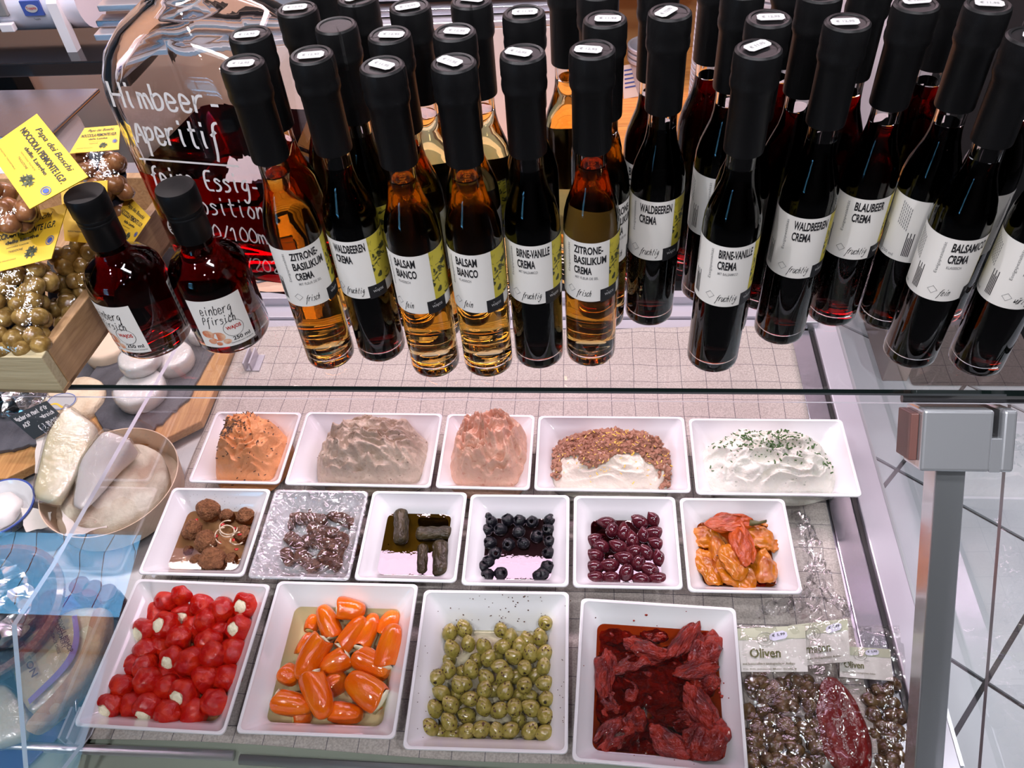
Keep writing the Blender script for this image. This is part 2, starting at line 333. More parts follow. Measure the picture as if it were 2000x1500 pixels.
# ------------------------------------------------------------------ text
_tc = {}
def txt(s, bold=0.0, shear=0):
    k = (s, bold, shear)
    if k in _tc: return _tc[k]
    c = bpy.data.curves.new('text', 'FONT'); c.body = s; c.size = 1; c.offset = bold; c.shear = shear; c.resolution_u = 3
    o = bpy.data.objects.new('text', c); col.objects.link(o); dg = bpy.context.evaluated_depsgraph_get(); dg.update()
    me = bpy.data.meshes.new_from_object(o.evaluated_get(dg)); v = [(p.co.x, p.co.y) for p in me.vertices]; f = [tuple(p.vertices) for p in me.polygons]
    bpy.data.objects.remove(o); bpy.data.curves.remove(c); bpy.data.meshes.remove(me)
    xs = [p[0] for p in v]; ys = [p[1] for p in v]; x0, x1, y0, y1 = min(xs), max(xs), min(ys), max(ys)
    _tc[k] = ([((x - x0) / (x1 - x0), (y - y0) / (y1 - y0)) for x, y in v], f); return _tc[k]
def put_text(b, s, fmap, x, y, wd, ht, bold=0.0, shear=0, m=0):
    """lower-left corner x,y, size wd x ht, mapped by fmap(x,y)->3D"""
    v, f = txt(s, bold, shear); b.add([fmap(x + p[0] * wd, y + p[1] * ht) for p in v], f, m)
G = {  # hand-drawn strokes, x 0-6, y 0-9 with baseline 3, x-height 7
 'a': '57,27,05,04,23,43,56;57,53,63', 'b': '09,03,33,54,56,37,06', 'c': '56,37,17,05,04,13,33,54', 'd': '59,53,23,04,06,27,56', 'e': '05,55,46,27,07,04,13,43,54',
 'f': '69,49,28,22,10;06,47', 'g': '57,27,05,14,44,57,52,30,10,01', 'h': '09,03;05,27,46,43,53', 'i': '27,24,33;29,28', 'k': '09,03;57,05,53', 'l': '39,19,14,33',
 'm': '07,03;06,27,33;36,47,64,63', 'n': '07,03;05,27,47,53', 'o': '27,05,04,23,43,55,46,27', 'p': '07,00;06,37,56,44,04', 'r': '07,03;05,27,57', 's': '56,27,06,45,54,33,03',
 't': '29,24,33,53;07,57', 'u': '07,04,23,43,57;57,53', 'w': '07,13,36,43,67', 'z': '07,57,03,53', 'ü': '07,04,23,43,57;57,53;19,18;49,48', 'A': '03,39,63;15,55', 'D': '03,09,39,66,44,03',
 'E': '69,09,03,63;06,46', 'F': '69,09,03;06,46', 'H': '09,03;69,63;06,66', 'M': '03,09,35,69,63', 'V': '09,33,69', 'P': '03,09,49,57,36,06', 'S': '69,29,07,25,55,63,03', 'O': '39,07,04,33,64,67,39',
 '0': '39,07,04,33,64,67,39', '1': '07,39,33', '2': '08,29,59,67,03,63', '3': '09,59,36,55,44,03', '5': '59,09,06,46,54,33,03', '6': '59,17,04,33,54,45,06', '8': '36,08,39,58,14,33,54,36',
 '9': '57,37,08,39,59,57,23', '€': '69,29,07,05,23,63;06,46;05,45', '/': '69,02', ',': '23,12', '-': '15,55', '.': '23,24', "'": '29,27', '4': '49,05,55;57,53', 'ö': '27,05,04,23,43,55,46,27;19,18;49,48'}
def scribe(b, s, fmap, x, y, wd, ht, pen, slant=.15, m=0, nrm=None, thick=.0003):
    """stroke lettering as thin ribbons; ht = height of 9 units"""
    n = len(s); adv = wd / max(1, n)
    for i, ch in enumerate(s):
        if ch not in G: continue
        for st in G[ch].split(';'):
            pts = []
            for t in st.split(','):
                gx, gy = int(t[0]), int(t[1]); yy = (gy - 3) / 6 * ht; pts.append(Vector((x + adv * (i + gx / 7.4) + yy * slant, y + yy, 0)))
            if len(pts) > 2:   # chaikin
                for _ in range(2):
                    q = [pts[0]]
                    for a, c in zip(pts, pts[1:]): q += [a * .75 + c * .25, a * .25 + c * .75]
                    q.append(pts[-1]); pts = q
            L = []; Rr = []
            for j, p in enumerate(pts):
                t = (pts[min(j + 1, len(pts) - 1)] - pts[max(j - 1, 0)]); t = t.normalized() if t.length else Vector((1, 0, 0)); nn = Vector((-t.y, t.x, 0)) * pen * .5; L.append(p + nn); Rr.append(p - nn)
            v = [fmap(p.x, p.y) for p in L + Rr]; k = len(pts); b.add(v, [(j, j + k, j + k + 1, j + 1) for j in range(k - 1)], m)

def spanrot(a, b, roll=0):
    d = (Vector(b) - Vector(a)); q = d.to_track_quat('Z', 'Y'); return q @ Quaternion((0, 0, 1), roll), d.length
# ------------------------------------------------------------------ the setting: room
def struct(name, me, parent=None, **kw):
    o = obj(name, me, parent)
    if not parent: o['kind'] = 'structure'
    return o
FZ = -.65
struct('floor', B().box((-7, -3.1, FZ - .1), (5, 5, FZ - .006)).me('floor', mat('dark_grout', (.035, .035, .04), .8)))
fl = bpy.data.objects['floor']
tilem = mat('pale_floor_tile', (.60, .64, .68), .3, noisec=(4, (.52, .56, .61), .35, .65))
a50 = R(50); tv = Vector((math.cos(a50), math.sin(a50), 0)); nv = Vector((-math.sin(a50), math.cos(a50), 0)); T = .38; g = .005
tme = B().box((g, g, FZ - .006), (T - g, T - g, FZ)).me('tile', tilem)
for i in range(-4, 5):
    for j in range(-4, 5):
        p = tv * (1.494 + i * T) + nv * (.275 + j * T)
        if .1 < p.x < 2.2 and -.3 < p.y < 3: obj('tile', tme, fl, (p.x, p.y, 0), (0, 0, a50))
brown = mat('brown_floor_tile', (.13, .065, .035), .5)
tm2 = B().box((.003, .003, FZ - .006), (.297, .297, FZ)).me('tile', brown)
for i in range(8):
    for j in range(7): obj('tile', tm2, fl, (-3.4 + i * .3, 1.3 + j * .3, 0))
struct('ceiling', B().box((-7, -3.1, 2.1), (5, 5, 2.2)).me('ceiling', M['ceilm']))
struct('wall_back', B().box((-7, 4.9, FZ), (5, 5, 2.1)).me('wall_back', M['wallm']))
struct('wall_left', B().box((-7, -3, FZ), (-6.9, 5, 2.1)).me('wall_left', M['wallm']))
struct('wall_right', B().box((4.9, -3, FZ), (5, 5, 2.1)).me('wall_right', M['wallm']))
WX0, WX1, WZ0, WZ1 = -4.9, -2.36, .0, 1.60
fw = B(); fw.box((-7, -3.1, FZ), (WX0, -3, 2.1)); fw.box((WX1, -3.1, FZ), (5, -3, 2.1)); fw.box((WX0, -3.1, FZ), (WX1, -3, WZ0)); fw.box((WX0, -3.1, WZ1), (WX1, -3, 2.1))
struct('wall_front', fw.me('wall_front', mat('dark_front_wall', (.055, .05, .05), .8)))
wb = B(); t = .05
wb.box((WX0, -3.08, WZ0), (WX0 + t, -3.02, WZ1)); wb.box((WX1 - t, -3.08, WZ0), (WX1, -3.02, WZ1)); wb.box((WX0, -3.08, WZ0), (WX1, -3.02, WZ0 + t)); wb.box((WX0, -3.08, WZ1 - t), (WX1, -3.02, WZ1))
win = struct('window_1', wb.me('window_frame', M['blackp']))
obj('pane', B().box((WX0 + t, -3.055, WZ0 + t), (WX1 - t, -3.045, WZ1 - t)).me('pane', M['pane']), win)
# icicle light cable hanging in the shop window
ic = empty('light_string', (-3, -2.97, WZ1), label='black icicle light cable hanging in the shop window', cat='light string')
for k in range(14):
    x = -2.4 - k * .14; L = .22 + .3 * abs(math.sin(k * 2.1)); b = B(); pts = [(x + .02 * math.sin(q * 1.7 + k) + 3, 0, -L * q / 5) for q in range(6)]
    b.tube(pts, .0022, 5); obj('cable', b.me('cable', M['blackp']), ic)
for k, (x, wv, h) in enumerate(((-9.9, 3.0, 2.0), (-6.9, 2.8, 2.0), (-13.2, 2.8, 2.3))):
    b = B(); x0, x1, yb = x - wv / 2, x + wv / 2, -9.0
    b.box((x0, yb - 3, FZ), (x1, yb, h)); b.add([(x0 - .2, yb + .2, h), (x1 + .2, yb + .2, h), (x1 + .2, yb - 3.2, h), (x0 - .2, yb - 3.2, h), (x0 - .2, yb - 1.5, h + .8), (x1 + .2, yb - 1.5, h + .8)],
        [(0, 1, 5, 4), (2, 3, 4, 5), (0, 4, 3), (1, 2, 5), (0, 3, 2, 1)], 1)
    obj('house', b.me('house', [mat('render_wall', (.35, .33, .30), .8), mat('roof_tile', (.06, .05, .05), .8)]), label=['grey rendered house across the street', 'low pale house at the street corner', 'tall house farthest along the street'][k], cat='house')

# ceiling strip above the customer
cs = empty('ceiling_strip_lamp', (-.25, .12, 2.05), label='long white ceiling strip lamp above the counter front', cat='ceiling light')
boxo('housing', (-.80, -.10, .0), (.80, .10, .05), M['whitep'], cs, .004)
# ceiling spots
spm = mat('lamp_glow', (1, 1, 1), emit=(1, .95, .9, 60))
for k, (x, y) in enumerate(((-1.0, -.35), (-.15, -.75), (.55, -.35), (-.8, .5), (1.3, .9), (.4, -1.9), (-.5, 2.2), (2.0, 1.9))):
    e = empty('ceiling_spotlight', (x, y, 2.1), label=f'round recessed spotlight, {["left above the customer", "centre above the customer", "right above the customer", "left above the counter", "right above the counter", "behind the customer", "left over the back bench", "right over the back bench"][k]}', cat='ceiling light', group='ceiling spotlights')
    obj('housing', rev('housing', [(.062, 0), (.062, -.02), (.05, -.02), (.05, -.006), (.0, -.006)], M['blackp'], 24, closed=False), e)
    obj('bulb', rev('bulb', [(.0, -.008), (.035, -.008), (.035, -.012), (.0, -.014)], spm, 16, closed=False), e)
    l = bpy.data.lights.new('spot_glow', 'SPOT'); l.energy = SPOT_W * 6; l.color = (.97, .94, 1); l.spot_size = R(140); l.spot_blend = .6; l.shadow_soft_size = .04
    lo = bpy.data.objects.new('spot_glow', l); link(lo); lo.location = (x, y, 2.07)

# ------------------------------------------------------------------ counter: deck, rails, glass
dk = empty('display_counter', (-.4, .7, FZ), label='refrigerated deli counter with steel deck and aluminium rails', cat='counter')
def inp(me_name, b, m, name, **kw):
    o = obj(name, b.me(me_name, m), None, **kw); o.parent = dk; o.location = (.4, -.7, -FZ); return o
inp('d', B().box((-1.6, .385, -.05), (.44, 1.14, -.003)), M['alu'], 'deck_plate')
inp('d', B().box((-1.6, .12, FZ), (.44, 1.245, -.055)), mat('grey_body', (.30, .31, .31), .4), 'body')
bevel(inp('r', B().box((-1.6, 1.127, -.05), (.385, 1.150, .006)).box((-1.6, 1.152, -.05), (.385, 1.185, .012)), M['aluwhite'], 'rear_profile'), .0015)
bevel(inp('r', B().box((-1.6, 1.187, -.05), (.395, 1.212, .022)).box((-1.6, 1.185, -.05), (.385, 1.1872, .03)), M['aluwhite'], 'rear_profile'), .0015)
inp('r', B().box((-1.6, 1.215, -.05), (.395, 1.262, .003)), M['blackp'], 'door_track')
inp('f', B().box((-1.6, .20, -.04), (.40, .3845, -.006)), mat('greenish_ledge', (.34, .38, .31), .35), 'front_ledge')
for a, c in (((-1.4, .352), (-.44, .356)), ((-.43, .352), (.40, .345))):
    b = B(); b.tube([(a[0], a[1], .000), (c[0], c[1], .000)], .0065, 10); o = inp('t', b, M['alu'], 'front_tube'); o.data.polygons.foreach_set('use_smooth', [True] * len(o.data.polygons))
# right side rails (foil-like dented aluminium)
rb = B().box((.350, .37, -.02), (.385, 1.125, .004)); bevel(inp('s', rb, M['steel'], 'side_rail'), .002)
inp('s', B().box((.386, .37, -.05), (.392, 1.125, .002)), M['blackp'], 'rail_gasket')
bevel(inp('s', B().box((.393, .30, -.05), (.432, 1.16, .008)), M['aluwhite'], 'outer_rail'), .002)
bevel(inp('s', B().box((.36, 1.127, -.05), (.40, 1.2, .02)), M['alu'], 'corner_post'), .002)

# linen runner
nx, ny = 90, 76; v = []; f = []
for j in range(ny + 1):
    for i in range(nx + 1):
        u, t_ = i / nx, j / ny; x = -.652 + u * (.994 + .004 * t_) + .006 * t_; y = .371 + t_ * .754 + .004 * math.sin(u * 9)
        z = .0035 + .0035 * (noise.noise(Vector((x * 5, y * 9, 1))) + .5) + (.004 * max(0, t_ - .6) * (noise.noise(Vector((x * 12, y * 6, 5))) + .5) * 4)
        if t_ < .03: y -= .004; z = .001
        v.append((x, y, max(z, .0012)))
for j in range(ny):
    for i in range(nx): k = j * (nx + 1) + i; f.append((k, k + 1, k + nx + 2, k + nx + 1))
rn = obj('table_runner', mesh('runner', v, f, M['linen']), label='beige checked linen cloth covering the display deck under the dishes', cat='cloth')
sm = rn.modifiers.new('solid', 'SOLIDIFY'); sm.thickness = .0008

# glass shelf
sh = empty('glass_shelf', (-.3, .7, .492), label='horizontal clear glass shelf with dark green edge carrying the bottles', cat='shelf')
b = B(); X0, X1, Y0, Y1, Z0, Z1 = -1.2, .392, .521, .885, .492, .4995
b.add([(X0, Y0, Z1), (X1, Y0, Z1), (X1, Y1, Z1), (X0, Y1, Z1)], [(0, 1, 2, 3)], 0)
b.add([(X0, Y0, Z0), (X1, Y0, Z0), (X1, Y0, Z1), (X0, Y0, Z1)], [(0, 1, 2, 3)], 1)
b.add([(X1, Y0, Z0), (X1, Y1, Z0), (X1, Y1, Z1), (X1, Y0, Z1)], [(0, 1, 2, 3)], 1)
b.add([(X1, Y1, Z0), (X0, Y1, Z0), (X0, Y1, Z1), (X1, Y1, Z1)], [(0, 1, 2, 3)], 1)
b.add([(X0, Y1, Z0), (X0, Y0, Z0), (X0, Y0, Z1), (X0, Y1, Z1)], [(0, 1, 2, 3)], 1)
o = obj('glass_plate', b.me('plate', [M['shelfglass'], M['edge']]), sh); o.location = (.3, -.7, -.492)
# lamp bar below the rear of the shelf
lb = empty('case_lamp', (-.13, .846, .482), label='slim aluminium lamp bar under the rear of the glass shelf', cat='lamp')
boxo('lamp_housing', (-.52, -.036, -.018), (.52, .036, .008), M['aluwhite'], lb, .002)
for s in (-.53, .53): boxo('end_cap', (s - .01, -.038, -.022), (s + .01, .038, .010), M['alu'], lb, .002)
# front glass
M['front'] = thin('front_pane', (.975, .99, .985), 1.5, 1.25)
fg = empty('front_glass', GP, label='slanting clear front glass pane of the counter', cat='glass pane')
b = B(); A = Vector((-1.3, 0, 0)); C = Vector((.363, 0, 0)); L = .62
for m_, off in ((0, 0),): b.add([A, C, C + GS * L, A + GS * L], [(0, 3, 2, 1)], 0)
th = GN * -.006
b.add([A, C, C + th, A + th], [(0, 1, 2, 3)], 1); b.add([C, C + GS * L, C + GS * L + th, C + th], [(0, 1, 2, 3)], 2)
obj('pane', b.me('pane', [M['front'], M['edgelight'], M['edgelight']]), fg)
# divider
X = -.637; th = .006
poly = [(X, 1.12, .004), (X, .372, .004), (X, .262, .06), (X, .298, .102), (X, .406, .232), (X, .489, .218), (X, .993, .179), (X, 1.12, .17)]
b = B(); n = len(poly); b.add(poly, [tuple(range(n))], 0)
b.add(poly + [(x + th, y, z) for x, y, z in poly], [(i, (i + 1) % n, (i + 1) % n + n, i + n) for i in range(n)], 1)
dv = obj('divider_pane', b.me('divider', [thin('divider_clear', (.97, .98, .98), 1.5, .13), M['edgelight']]), label='clear acrylic divider with bright edge between cheeses and dishes', cat='divider')
for k, (px, py) in enumerate(((497, 708), (155, 1422))):
    p = P(px, py, .01); cl = B(); cl.box((p.x - .012, p.y - .02, .004), (p.x + .014, p.y + .02, .010)); cl.box((p.x - .012, p.y - .02, .01), (p.x - .009, p.y + .02, .028)); cl.box((p.x - .001, p.y - .02, .01), (p.x + .002, p.y + .02, .028))
    o = obj('clip', cl.me('clip', M['tub']), None, label=['clear clip holding the rear foot of the divider', 'clear clip holding the front foot of the divider'][k], cat='clip')
# end glass
b = B().add([(.433, .16, .0), (.433, 1.16, .0), (.433, 1.16, .40), (.433, .50, .45), (.433, .16, .06)], [(0, 1, 2, 3, 4)])
obj('end_glass', b.me('end', [thin('end_pane', (.95, .985, .975), 1.5, .15)]), label='clear glass end panel on the right side of the counter', cat='glass pane')
# chrome post and bracket
def frame(x, s, nn): return Vector((x, GP.y, GP.z)) + GS * s + GN * nn
po = empty('glass_support', frame(.32, .05, 0), label='chrome post with clamp block holding the front glass', cat='support')
def fbox(x0, x1, s0, s1, n0, n1): 
    b = B(); q = [frame(x, s, nn) - po.location for nn in (n0, n1) for s in (s0, s1) for x in (x0, x1)]
    b.add(q, [(0, 2, 3, 1), (4, 5, 7, 6), (0, 1, 5, 4), (2, 6, 7, 3), (0, 4, 6, 2), (1, 3, 7, 5)]); return b
bevel(obj('post', fbox(.307, .333, .055, .60, -.034, -.007).me('post', M['chrome']), po), .0015)
# clamp block with slot
b = B(); q = fbox(.286, .345, .003, .058, -.03, .012); b = q
bk = obj('clamp_block', b.me('block', M['chrome']), po); bevel(bk, .003, 3)
bevel(obj('clamp_block', fbox(.352, .364, .003, .058, -.03, .012).me('block', M['chrome']), po), .003, 3)
bevel(obj('clamp_block', fbox(.344, .353, .028, .058, -.03, .0115).me('block', M['chrome']), po), .0005, 1)
obj('slot', fbox(.345, .352, .004, .03, -.028, .004).me('slot', M['blackp']), po)
bevel(obj('reflection_strip', fbox(.279, .286, .008, .05, -.028, .004).me('refl_strip', mat('red_brown_reflection', (.14, .06, .05), .4)), po), .001)  # red-brown strip standing in for a reflection on the clamp's left side
b = B(); b.tube([frame(.275, -.003, -.01) - po.location, frame(.40, -.003, -.01) - po.location], .004, 8); obj('rod', b.me('rod', M['blackp']), po)

# dark cabinet to the right
boxo('black_cabinet', (.85, 1.60, FZ), (2.6, 1.97, .32), M['darkwood'], None, .01, label='black cabinet standing on the tiled floor right of the counter', cat='cabinet')
boxo('counter_plinth', (.78, 1.62, FZ), (.845, 1.97, -.45), mat('pinkish_plinth', (.36, .27, .24), .6), None, .003, label='pinkish brown plinth board beside the black cabinet', cat='board')
# neighbouring pale unit / wall behind bottles on the right
boxo('tall_fridge', (.30, 2.0, FZ), (1.3, 2.5, 1.2), mat('pink_white_panel', (.78, .68, .72), .5), None, .01, label='tall pale fridge side behind the dark bottles on the right', cat='fridge')

# ------------------------------------------------------------------ back bench area
bench = empty('work_bench', (-.3, 1.6, .1), label='wooden work bench behind the counter', cat='bench')
for k in range(6):
    y0 = 1.270 + k * .12; boxo('plank', (-.45, y0 - 1.6, -.03), (.68, y0 + .118 - 1.6, .02), M['benchw'], bench, .002)
boxo('front_board', (-.6, 1.2635 - 1.6, -.75), (.7, 1.268 - 1.6, -.01), M['blackp'], bench)
wu = empty('white_back_unit', (-.31, 1.52, .12), label='pale pink lit splash panel with metal rails behind the bottles', cat='panel')
boxo('panel', (-.32, -.02, .0), (.255, .02, .275), mat('white_panel', (.74, .62, .60), .5), wu, .003)
for k, (dz, dy, h) in enumerate(((.275, 0, .012), (.290, .025, .012), (.308, .05, .012), (.328, .08, .01))):
    boxo('rail', (-.62, dy - .02, dz), (.34, dy + .012, dz + h), M['alu'] if k % 2 == 0 else M['steel'], wu, .002)
boxo('glass_edge', (-.62, .10, .33), (.34, .11, .348), M['blackp'], wu)
boxo('back_shelf', (-.72, 1.72, .42), (.34, 2.1, .44), M['darkwood'], None, .004, label='dark shelf behind the metal rails at the top', cat='shelf')
o = obj('dough_bowl', rev('bowl', [(.0, 0), (.05, 0), (.09, .04), (.086, .04), (.05, .006), (.0, .006)], M['paperw'], 32, closed=False), None, (-.27, 1.80, .44), label='cream coloured shallow bowl on the dark back shelf', cat='bowl')
# stacks of plastic tubs
def tub(r0, r1, h): return rev('tub', [(.0, .0), (r0, 0), (r1 - .004, h - .006), (r1, h - .006), (r1, h), (r1 - .005, h), (r0 - .002, .002), (0, .002)], M['tub'], 32, closed=False)
ORD = 'first second third fourth fifth sixth seventh eighth ninth tenth eleventh twelfth thirteenth fourteenth fifteenth sixteenth seventeenth eighteenth nineteenth twentieth twenty-first twenty-second'.split()
tm_ = tub(.044, .056, .055)
for (px, py, cnt, nm) in ((1392, 238, 20, 'middle'), (1475, 250, 22, 'right'), (1530, 200, 18, 'far right')):
    p = P(px, py, .12); nmx = {'middle': 'left tall stack', 'right': 'middle tall stack', 'far right': 'right tall stack'}[nm]
    for k in range(cnt): obj('plastic_tub', tm_, None, (p.x, p.y, .12 + k * .0115), label=f'frosted tub, {ORD[k]} from the bottom of the {nmx}', cat='tub', group='frosted tubs ' + nmx)
p = P(1262, 175, .12); 
for k in range(3): obj('plastic_cup', tub(.034, .045, .08), None, (p.x, p.y, .12 + k * .012), label=f'clear plastic cup, {["bottom", "middle", "top"][k]} of the small stack beside the paper label', cat='cup', group='clear plastic cups')
p = P(1235, 190, .12)
b = B().box((-.02, -.001, 0), (.02, .001, .07)); o = obj('paper_card', b.me('card', M['paperw']), None, p, (R(-15), 0, .3), label='small white paper card with blue print on the bench', cat='card')
for k in range(5): boxo('print_line', (-.016, -.0016, .058 - k * .009), (.012 - k % 2 * .006, -.0011, .061 - k * .009), M['blueink'], o)
b = B().tube([P(1225, 45, .14), P(1290, 35, .14)], .016, 16); o = obj('film_roll', b.me('roll', M['aluwhite'], True), label='silvery roll lying on the wooden bench', cat='roll')
boxo('cardboard_box', (-.12, 1.98, .12), (.25, 2.08, .30), mat('cardboard', (.50, .27, .11), .7), None, .002, label='brown cardboard box at the rear edge of the bench', cat='box')

# upper left: film dispenser on black shelf, scale
def PY(px, py, y): return PL(px, py, (0, y, 0), Vector((0, 1, 0)))
bs = boxo('black_wall_shelf', (-1.9, 1.62, .27), (-.98, 2.0, .30), mat('gloss_black_shelf', (.012, .011, .012), .15, coat=.4), None, .003, label='black gloss shelf carrying the white film dispenser', cat='shelf')
fd = empty('film_dispenser', (-1.18, 1.74, .30), label='white plastic film dispenser on the black shelf', cat='dispenser')
b = B(); b.tube([(-.34, 0, .085), (.13, 0, .085)], .062, 24); obj('body', autosm(b.me('body', mat('dispenser_white', (.70, .68, .76), .25, coat=.4))), fd)
for x in (-.155, .075):
    b = B(); b.prism([(x, -.075, 0), (x, -.055, .0), (x, -.052, .09), (x, -.0, .15), (x, .06, .15), (x, .06, .165), (x, -.02, .165), (x, -.072, .10)], (.022, 0, 0)); obj('bracket', b.me('br', M['whitep']), fd)
boxo('latch', (-.055, -.068, .075), (-.02, -.055, .12), M['greyink'], fd, .003); boxo('latch', (-.05, -.072, .045), (-.02, -.058, .062), M['whitep'], fd, .002)
boxo('latch', (-.13, -.07, .12), (-.10, -.045, .14), M['greyink'], fd, .002)
lg = boxo('logo_plate', (.015, -.066, .075), (.057, -.061, .105), M['blueink'], fd)
b = B(); b.tube([(.036, -.0665, .09), (.036, -.0672, .09)], .013, 20); o = obj('oval', b.me('oval', M['sticker']), lg, (0, 0, 0)); o.scale = (1, 1, .62); o.location.z = .0342
b = B(); put_text(b, 'Toppits', lambda x, y: (x, -.0676, y), .0255, .0866, .021, .0075, .02); obj('lettering', b.me('l', M['redbit']), lg)
b = B(); put_text(b, 'Toppits', lambda x, y: (x, -.0655, y), .030, .065, .014, .005, .01); obj('lettering', b.me('l', M['ink']), lg)
# pale post, peach wall
boxo('peach_panel', (-1.9, 2.2, -.35), (-.62, 2.23, 1.1), M['peach'], None, .003, label='peach coloured lit panel behind the black shelf and jug', cat='panel')
boxo('dark_post', (-1.78, 2.12, FZ), (-1.60, 2.19, .28), M['darkwood'], None, .003, label='dark vertical post left of the peach panel', cat='post')
for k in range(3):
    b = B().tube([(-1.93 + k * .03, 2.0, -.5), (-1.85 + k * .02, 1.97, -.3), (-1.83 - k * .02, 1.96, -.12)], [.02, .03, .004], 6); obj('leaf_plant' if 0 else 'plant_leaf', b.me('lf', M['darkgreen']), label=f'dark green plant leaf, {["left", "middle", "right"][k]} one by the post', cat='plant', group='plant leaves')
# scale with steel plate
sl = empty('shop_scale', (-.98, 1.40, .2), -.02, label='shop scale with brushed steel weighing plate', cat='scale')
b = B().prism([(-.40, -.09, .1), (.0, -.09, .1), (.022, .09, .1), (-.40, .09, .1)], (0, 0, .008)); bevel(obj('weighing_plate', b.me('pl', M['steel']), sl), .003)
boxo('plate_lip', (-.40, -.094, .085), (.0, -.09, .106), mat('grey_lip', (.35, .33, .36), .4, metal=.5), sl)
bevel(boxo('body', (-.30, -.13, -.12), (-.03, .08, .07), M['whitep'], sl), .02, 4)
b = B().tube([(-.02, -.11, .075), (-.02, -.11, .085)], .012, 12); obj('key', b.me('k', M['alu']), sl)
boxo('scale_shelf', (-1.6, 1.27, .03), (-.93, 1.60, .075), M['aluwhite'], None, .004, label='pale shelf plate carrying the shop scale', cat='shelf')

# ------------------------------------------------------------------ vinegar bottles
RB = .0228
GO = [(.0, .0035), (.012, .0025), (.0175, 0), (.0205, 0), (.0224, .0022), (RB, .006), (RB, .150), (.0222, .158), (.0200, .168), (.0165, .178), (.0135, .187), (.0120, .196), (.0115, .206), (.0115, .268), (.0, .268)]
LQ = [(.0, .021), (.006, .019), (.0125, .0125), (.017, .0095), (.0198, .012), (.0208, .017), (.0208, .149), (.0202, .156), (.018, .166), (.0145, .176), (.0115, .186), (.0100, .195), (.0095, .201), (.0, .201)]
AR = [(.0, .202), (.0093, .202), (.0093, .262), (.0, .262)]
CP = [(.0145, .2155), (.0147, .217), (.0147, .262), (.0163, .266), (.0166, .270), (.0160, .2745), (.0165, .277), (.0164, .287), (.0158, .2905), (.0143, .2918), (.0125, .2915), (.0120, .2908), (.0, .2908)]
ME = {'glass': rev('bottle_glass', GO, M['glass'], 44), 'air': rev('air', AR, M['air'], 20), 'cap': rev('cap', CP, M['capm'], 40, uv=True)}
for k in ('amber', 'gold', 'berry', 'black'): ME[k] = rev('vinegar', LQ, M[k], 44)
def wrap(r, a0=0):
    return lambda x, z: (r * math.sin(x / r + a0), -r * math.cos(x / r + a0), z)
def patch(b, r, x0, x1, z0, z1, m=0, n=None):
    f_ = wrap(r); n = n or max(2, int(abs(x1 - x0) / .002)); v = [f_(x0 + (x1 - x0) * i / n, z) for z in (z0, z1) for i in range(n + 1)]
    b.add(v, [(i, i + 1, i + n + 2, i + n + 1) for i in range(n)], m)
LZ0, LZ1 = .081, .1425
lab_cache = {}
def label_meshes(key):
    if key in lab_cache: return lab_cache[key]
    lines, sub, word, h0 = key
    r = RB + .0003; b = B(); patch(b, r, -.058, .052, LZ0, LZ1); L = b.me('label', M['paper'], True)
    b = B(); patch(b, r + .00012, .0185, .052, LZ0 + .012, LZ1); art = b.me('vine_print', M['art'], True)
    b = B(); patch(b, r + .0002, .0105, .0285, LZ0 - .0015, LZ0 + .0125); bx = b.me('logo_box', M['ink'], True)
    b = B(); put_text(b, 'WAJOS', wrap(r + .00035), .0145, LZ0 + .004, .010, .0034, .02); patch(b, r + .00035, .0165, .0178, LZ0 + .0088, LZ0 + .0093); bt = b.me('lettering', M['sticker'])
    b = B(); fm = wrap(r + .0002); z = LZ1 - .0035
    for s in lines:
        wd = min(.0285, .0031 * len(s)); z -= h0; put_text(b, s, fm, -.0125, z, wd, h0, .03); z -= .0026
    if word:
        scribe(b, word, fm, -.010, LZ0 + .0060, .0021 * len(word), .0066, .00045, .3)
    for i in range(4): patch(b, r + .0002, -.058 + i * .0016, -.0575 + i * .0016, LZ0 + .004, LZ0 + .03, n=1)
    for i in range(5): patch(b, r + .0002, -.0335 + i * .0013, -.0328 + i * .0013, LZ0 + .006, LZ0 + .030 - (i % 2) * .005, n=1)
    dark = b.me('lettering', M['ink'])
    b = B()
    if sub: put_text(b, sub, fm, -.0115, z - .0026, .00125 * len(sub), .0026, .01)
    fr = lambda x, y: fm(-.0165 - y, LZ1 - .034 + x)
    put_text(b, 'Essigspezialität', fr, 0, 0, .030, .0030, .0)
    dx, dz, s_ = -.0155, LZ0 + .011, .0040   # little diamond mark
    for q in range(4):
        a1 = math.pi / 2 * q; a2 = a1 + math.pi / 2; p1 = (dx + s_ * math.cos(a1), dz + s_ * math.sin(a1)); p2 = (dx + s_ * math.cos(a2), dz + s_ * math.sin(a2)); k = .88
        b.add([fm(*p1), fm(*p2), fm(dx + (p2[0] - dx) * k, dz + (p2[1] - dz) * k), fm(dx + (p1[0] - dx) * k, dz + (p1[1] - dz) * k)], [(0, 1, 2, 3)])
    for i in range(6):   # printed back scroll and small print
        for q in range(7): patch(b, r + .0002, -.0445 + i * .0017, -.0438 + i * .0017, LZ0 + .036 + q * .0032 - i * .001, LZ0 + .0385 + q * .0032 - i * .001, n=1)
    put_text(b, '250 ml', fm, -.052, LZ0 + .003, .012, .003, .01)
    grey = b.me('small_print', M['greyink']); lab_cache[key] = (L, art, bx, bt, dark, grey); return lab_cache[key]
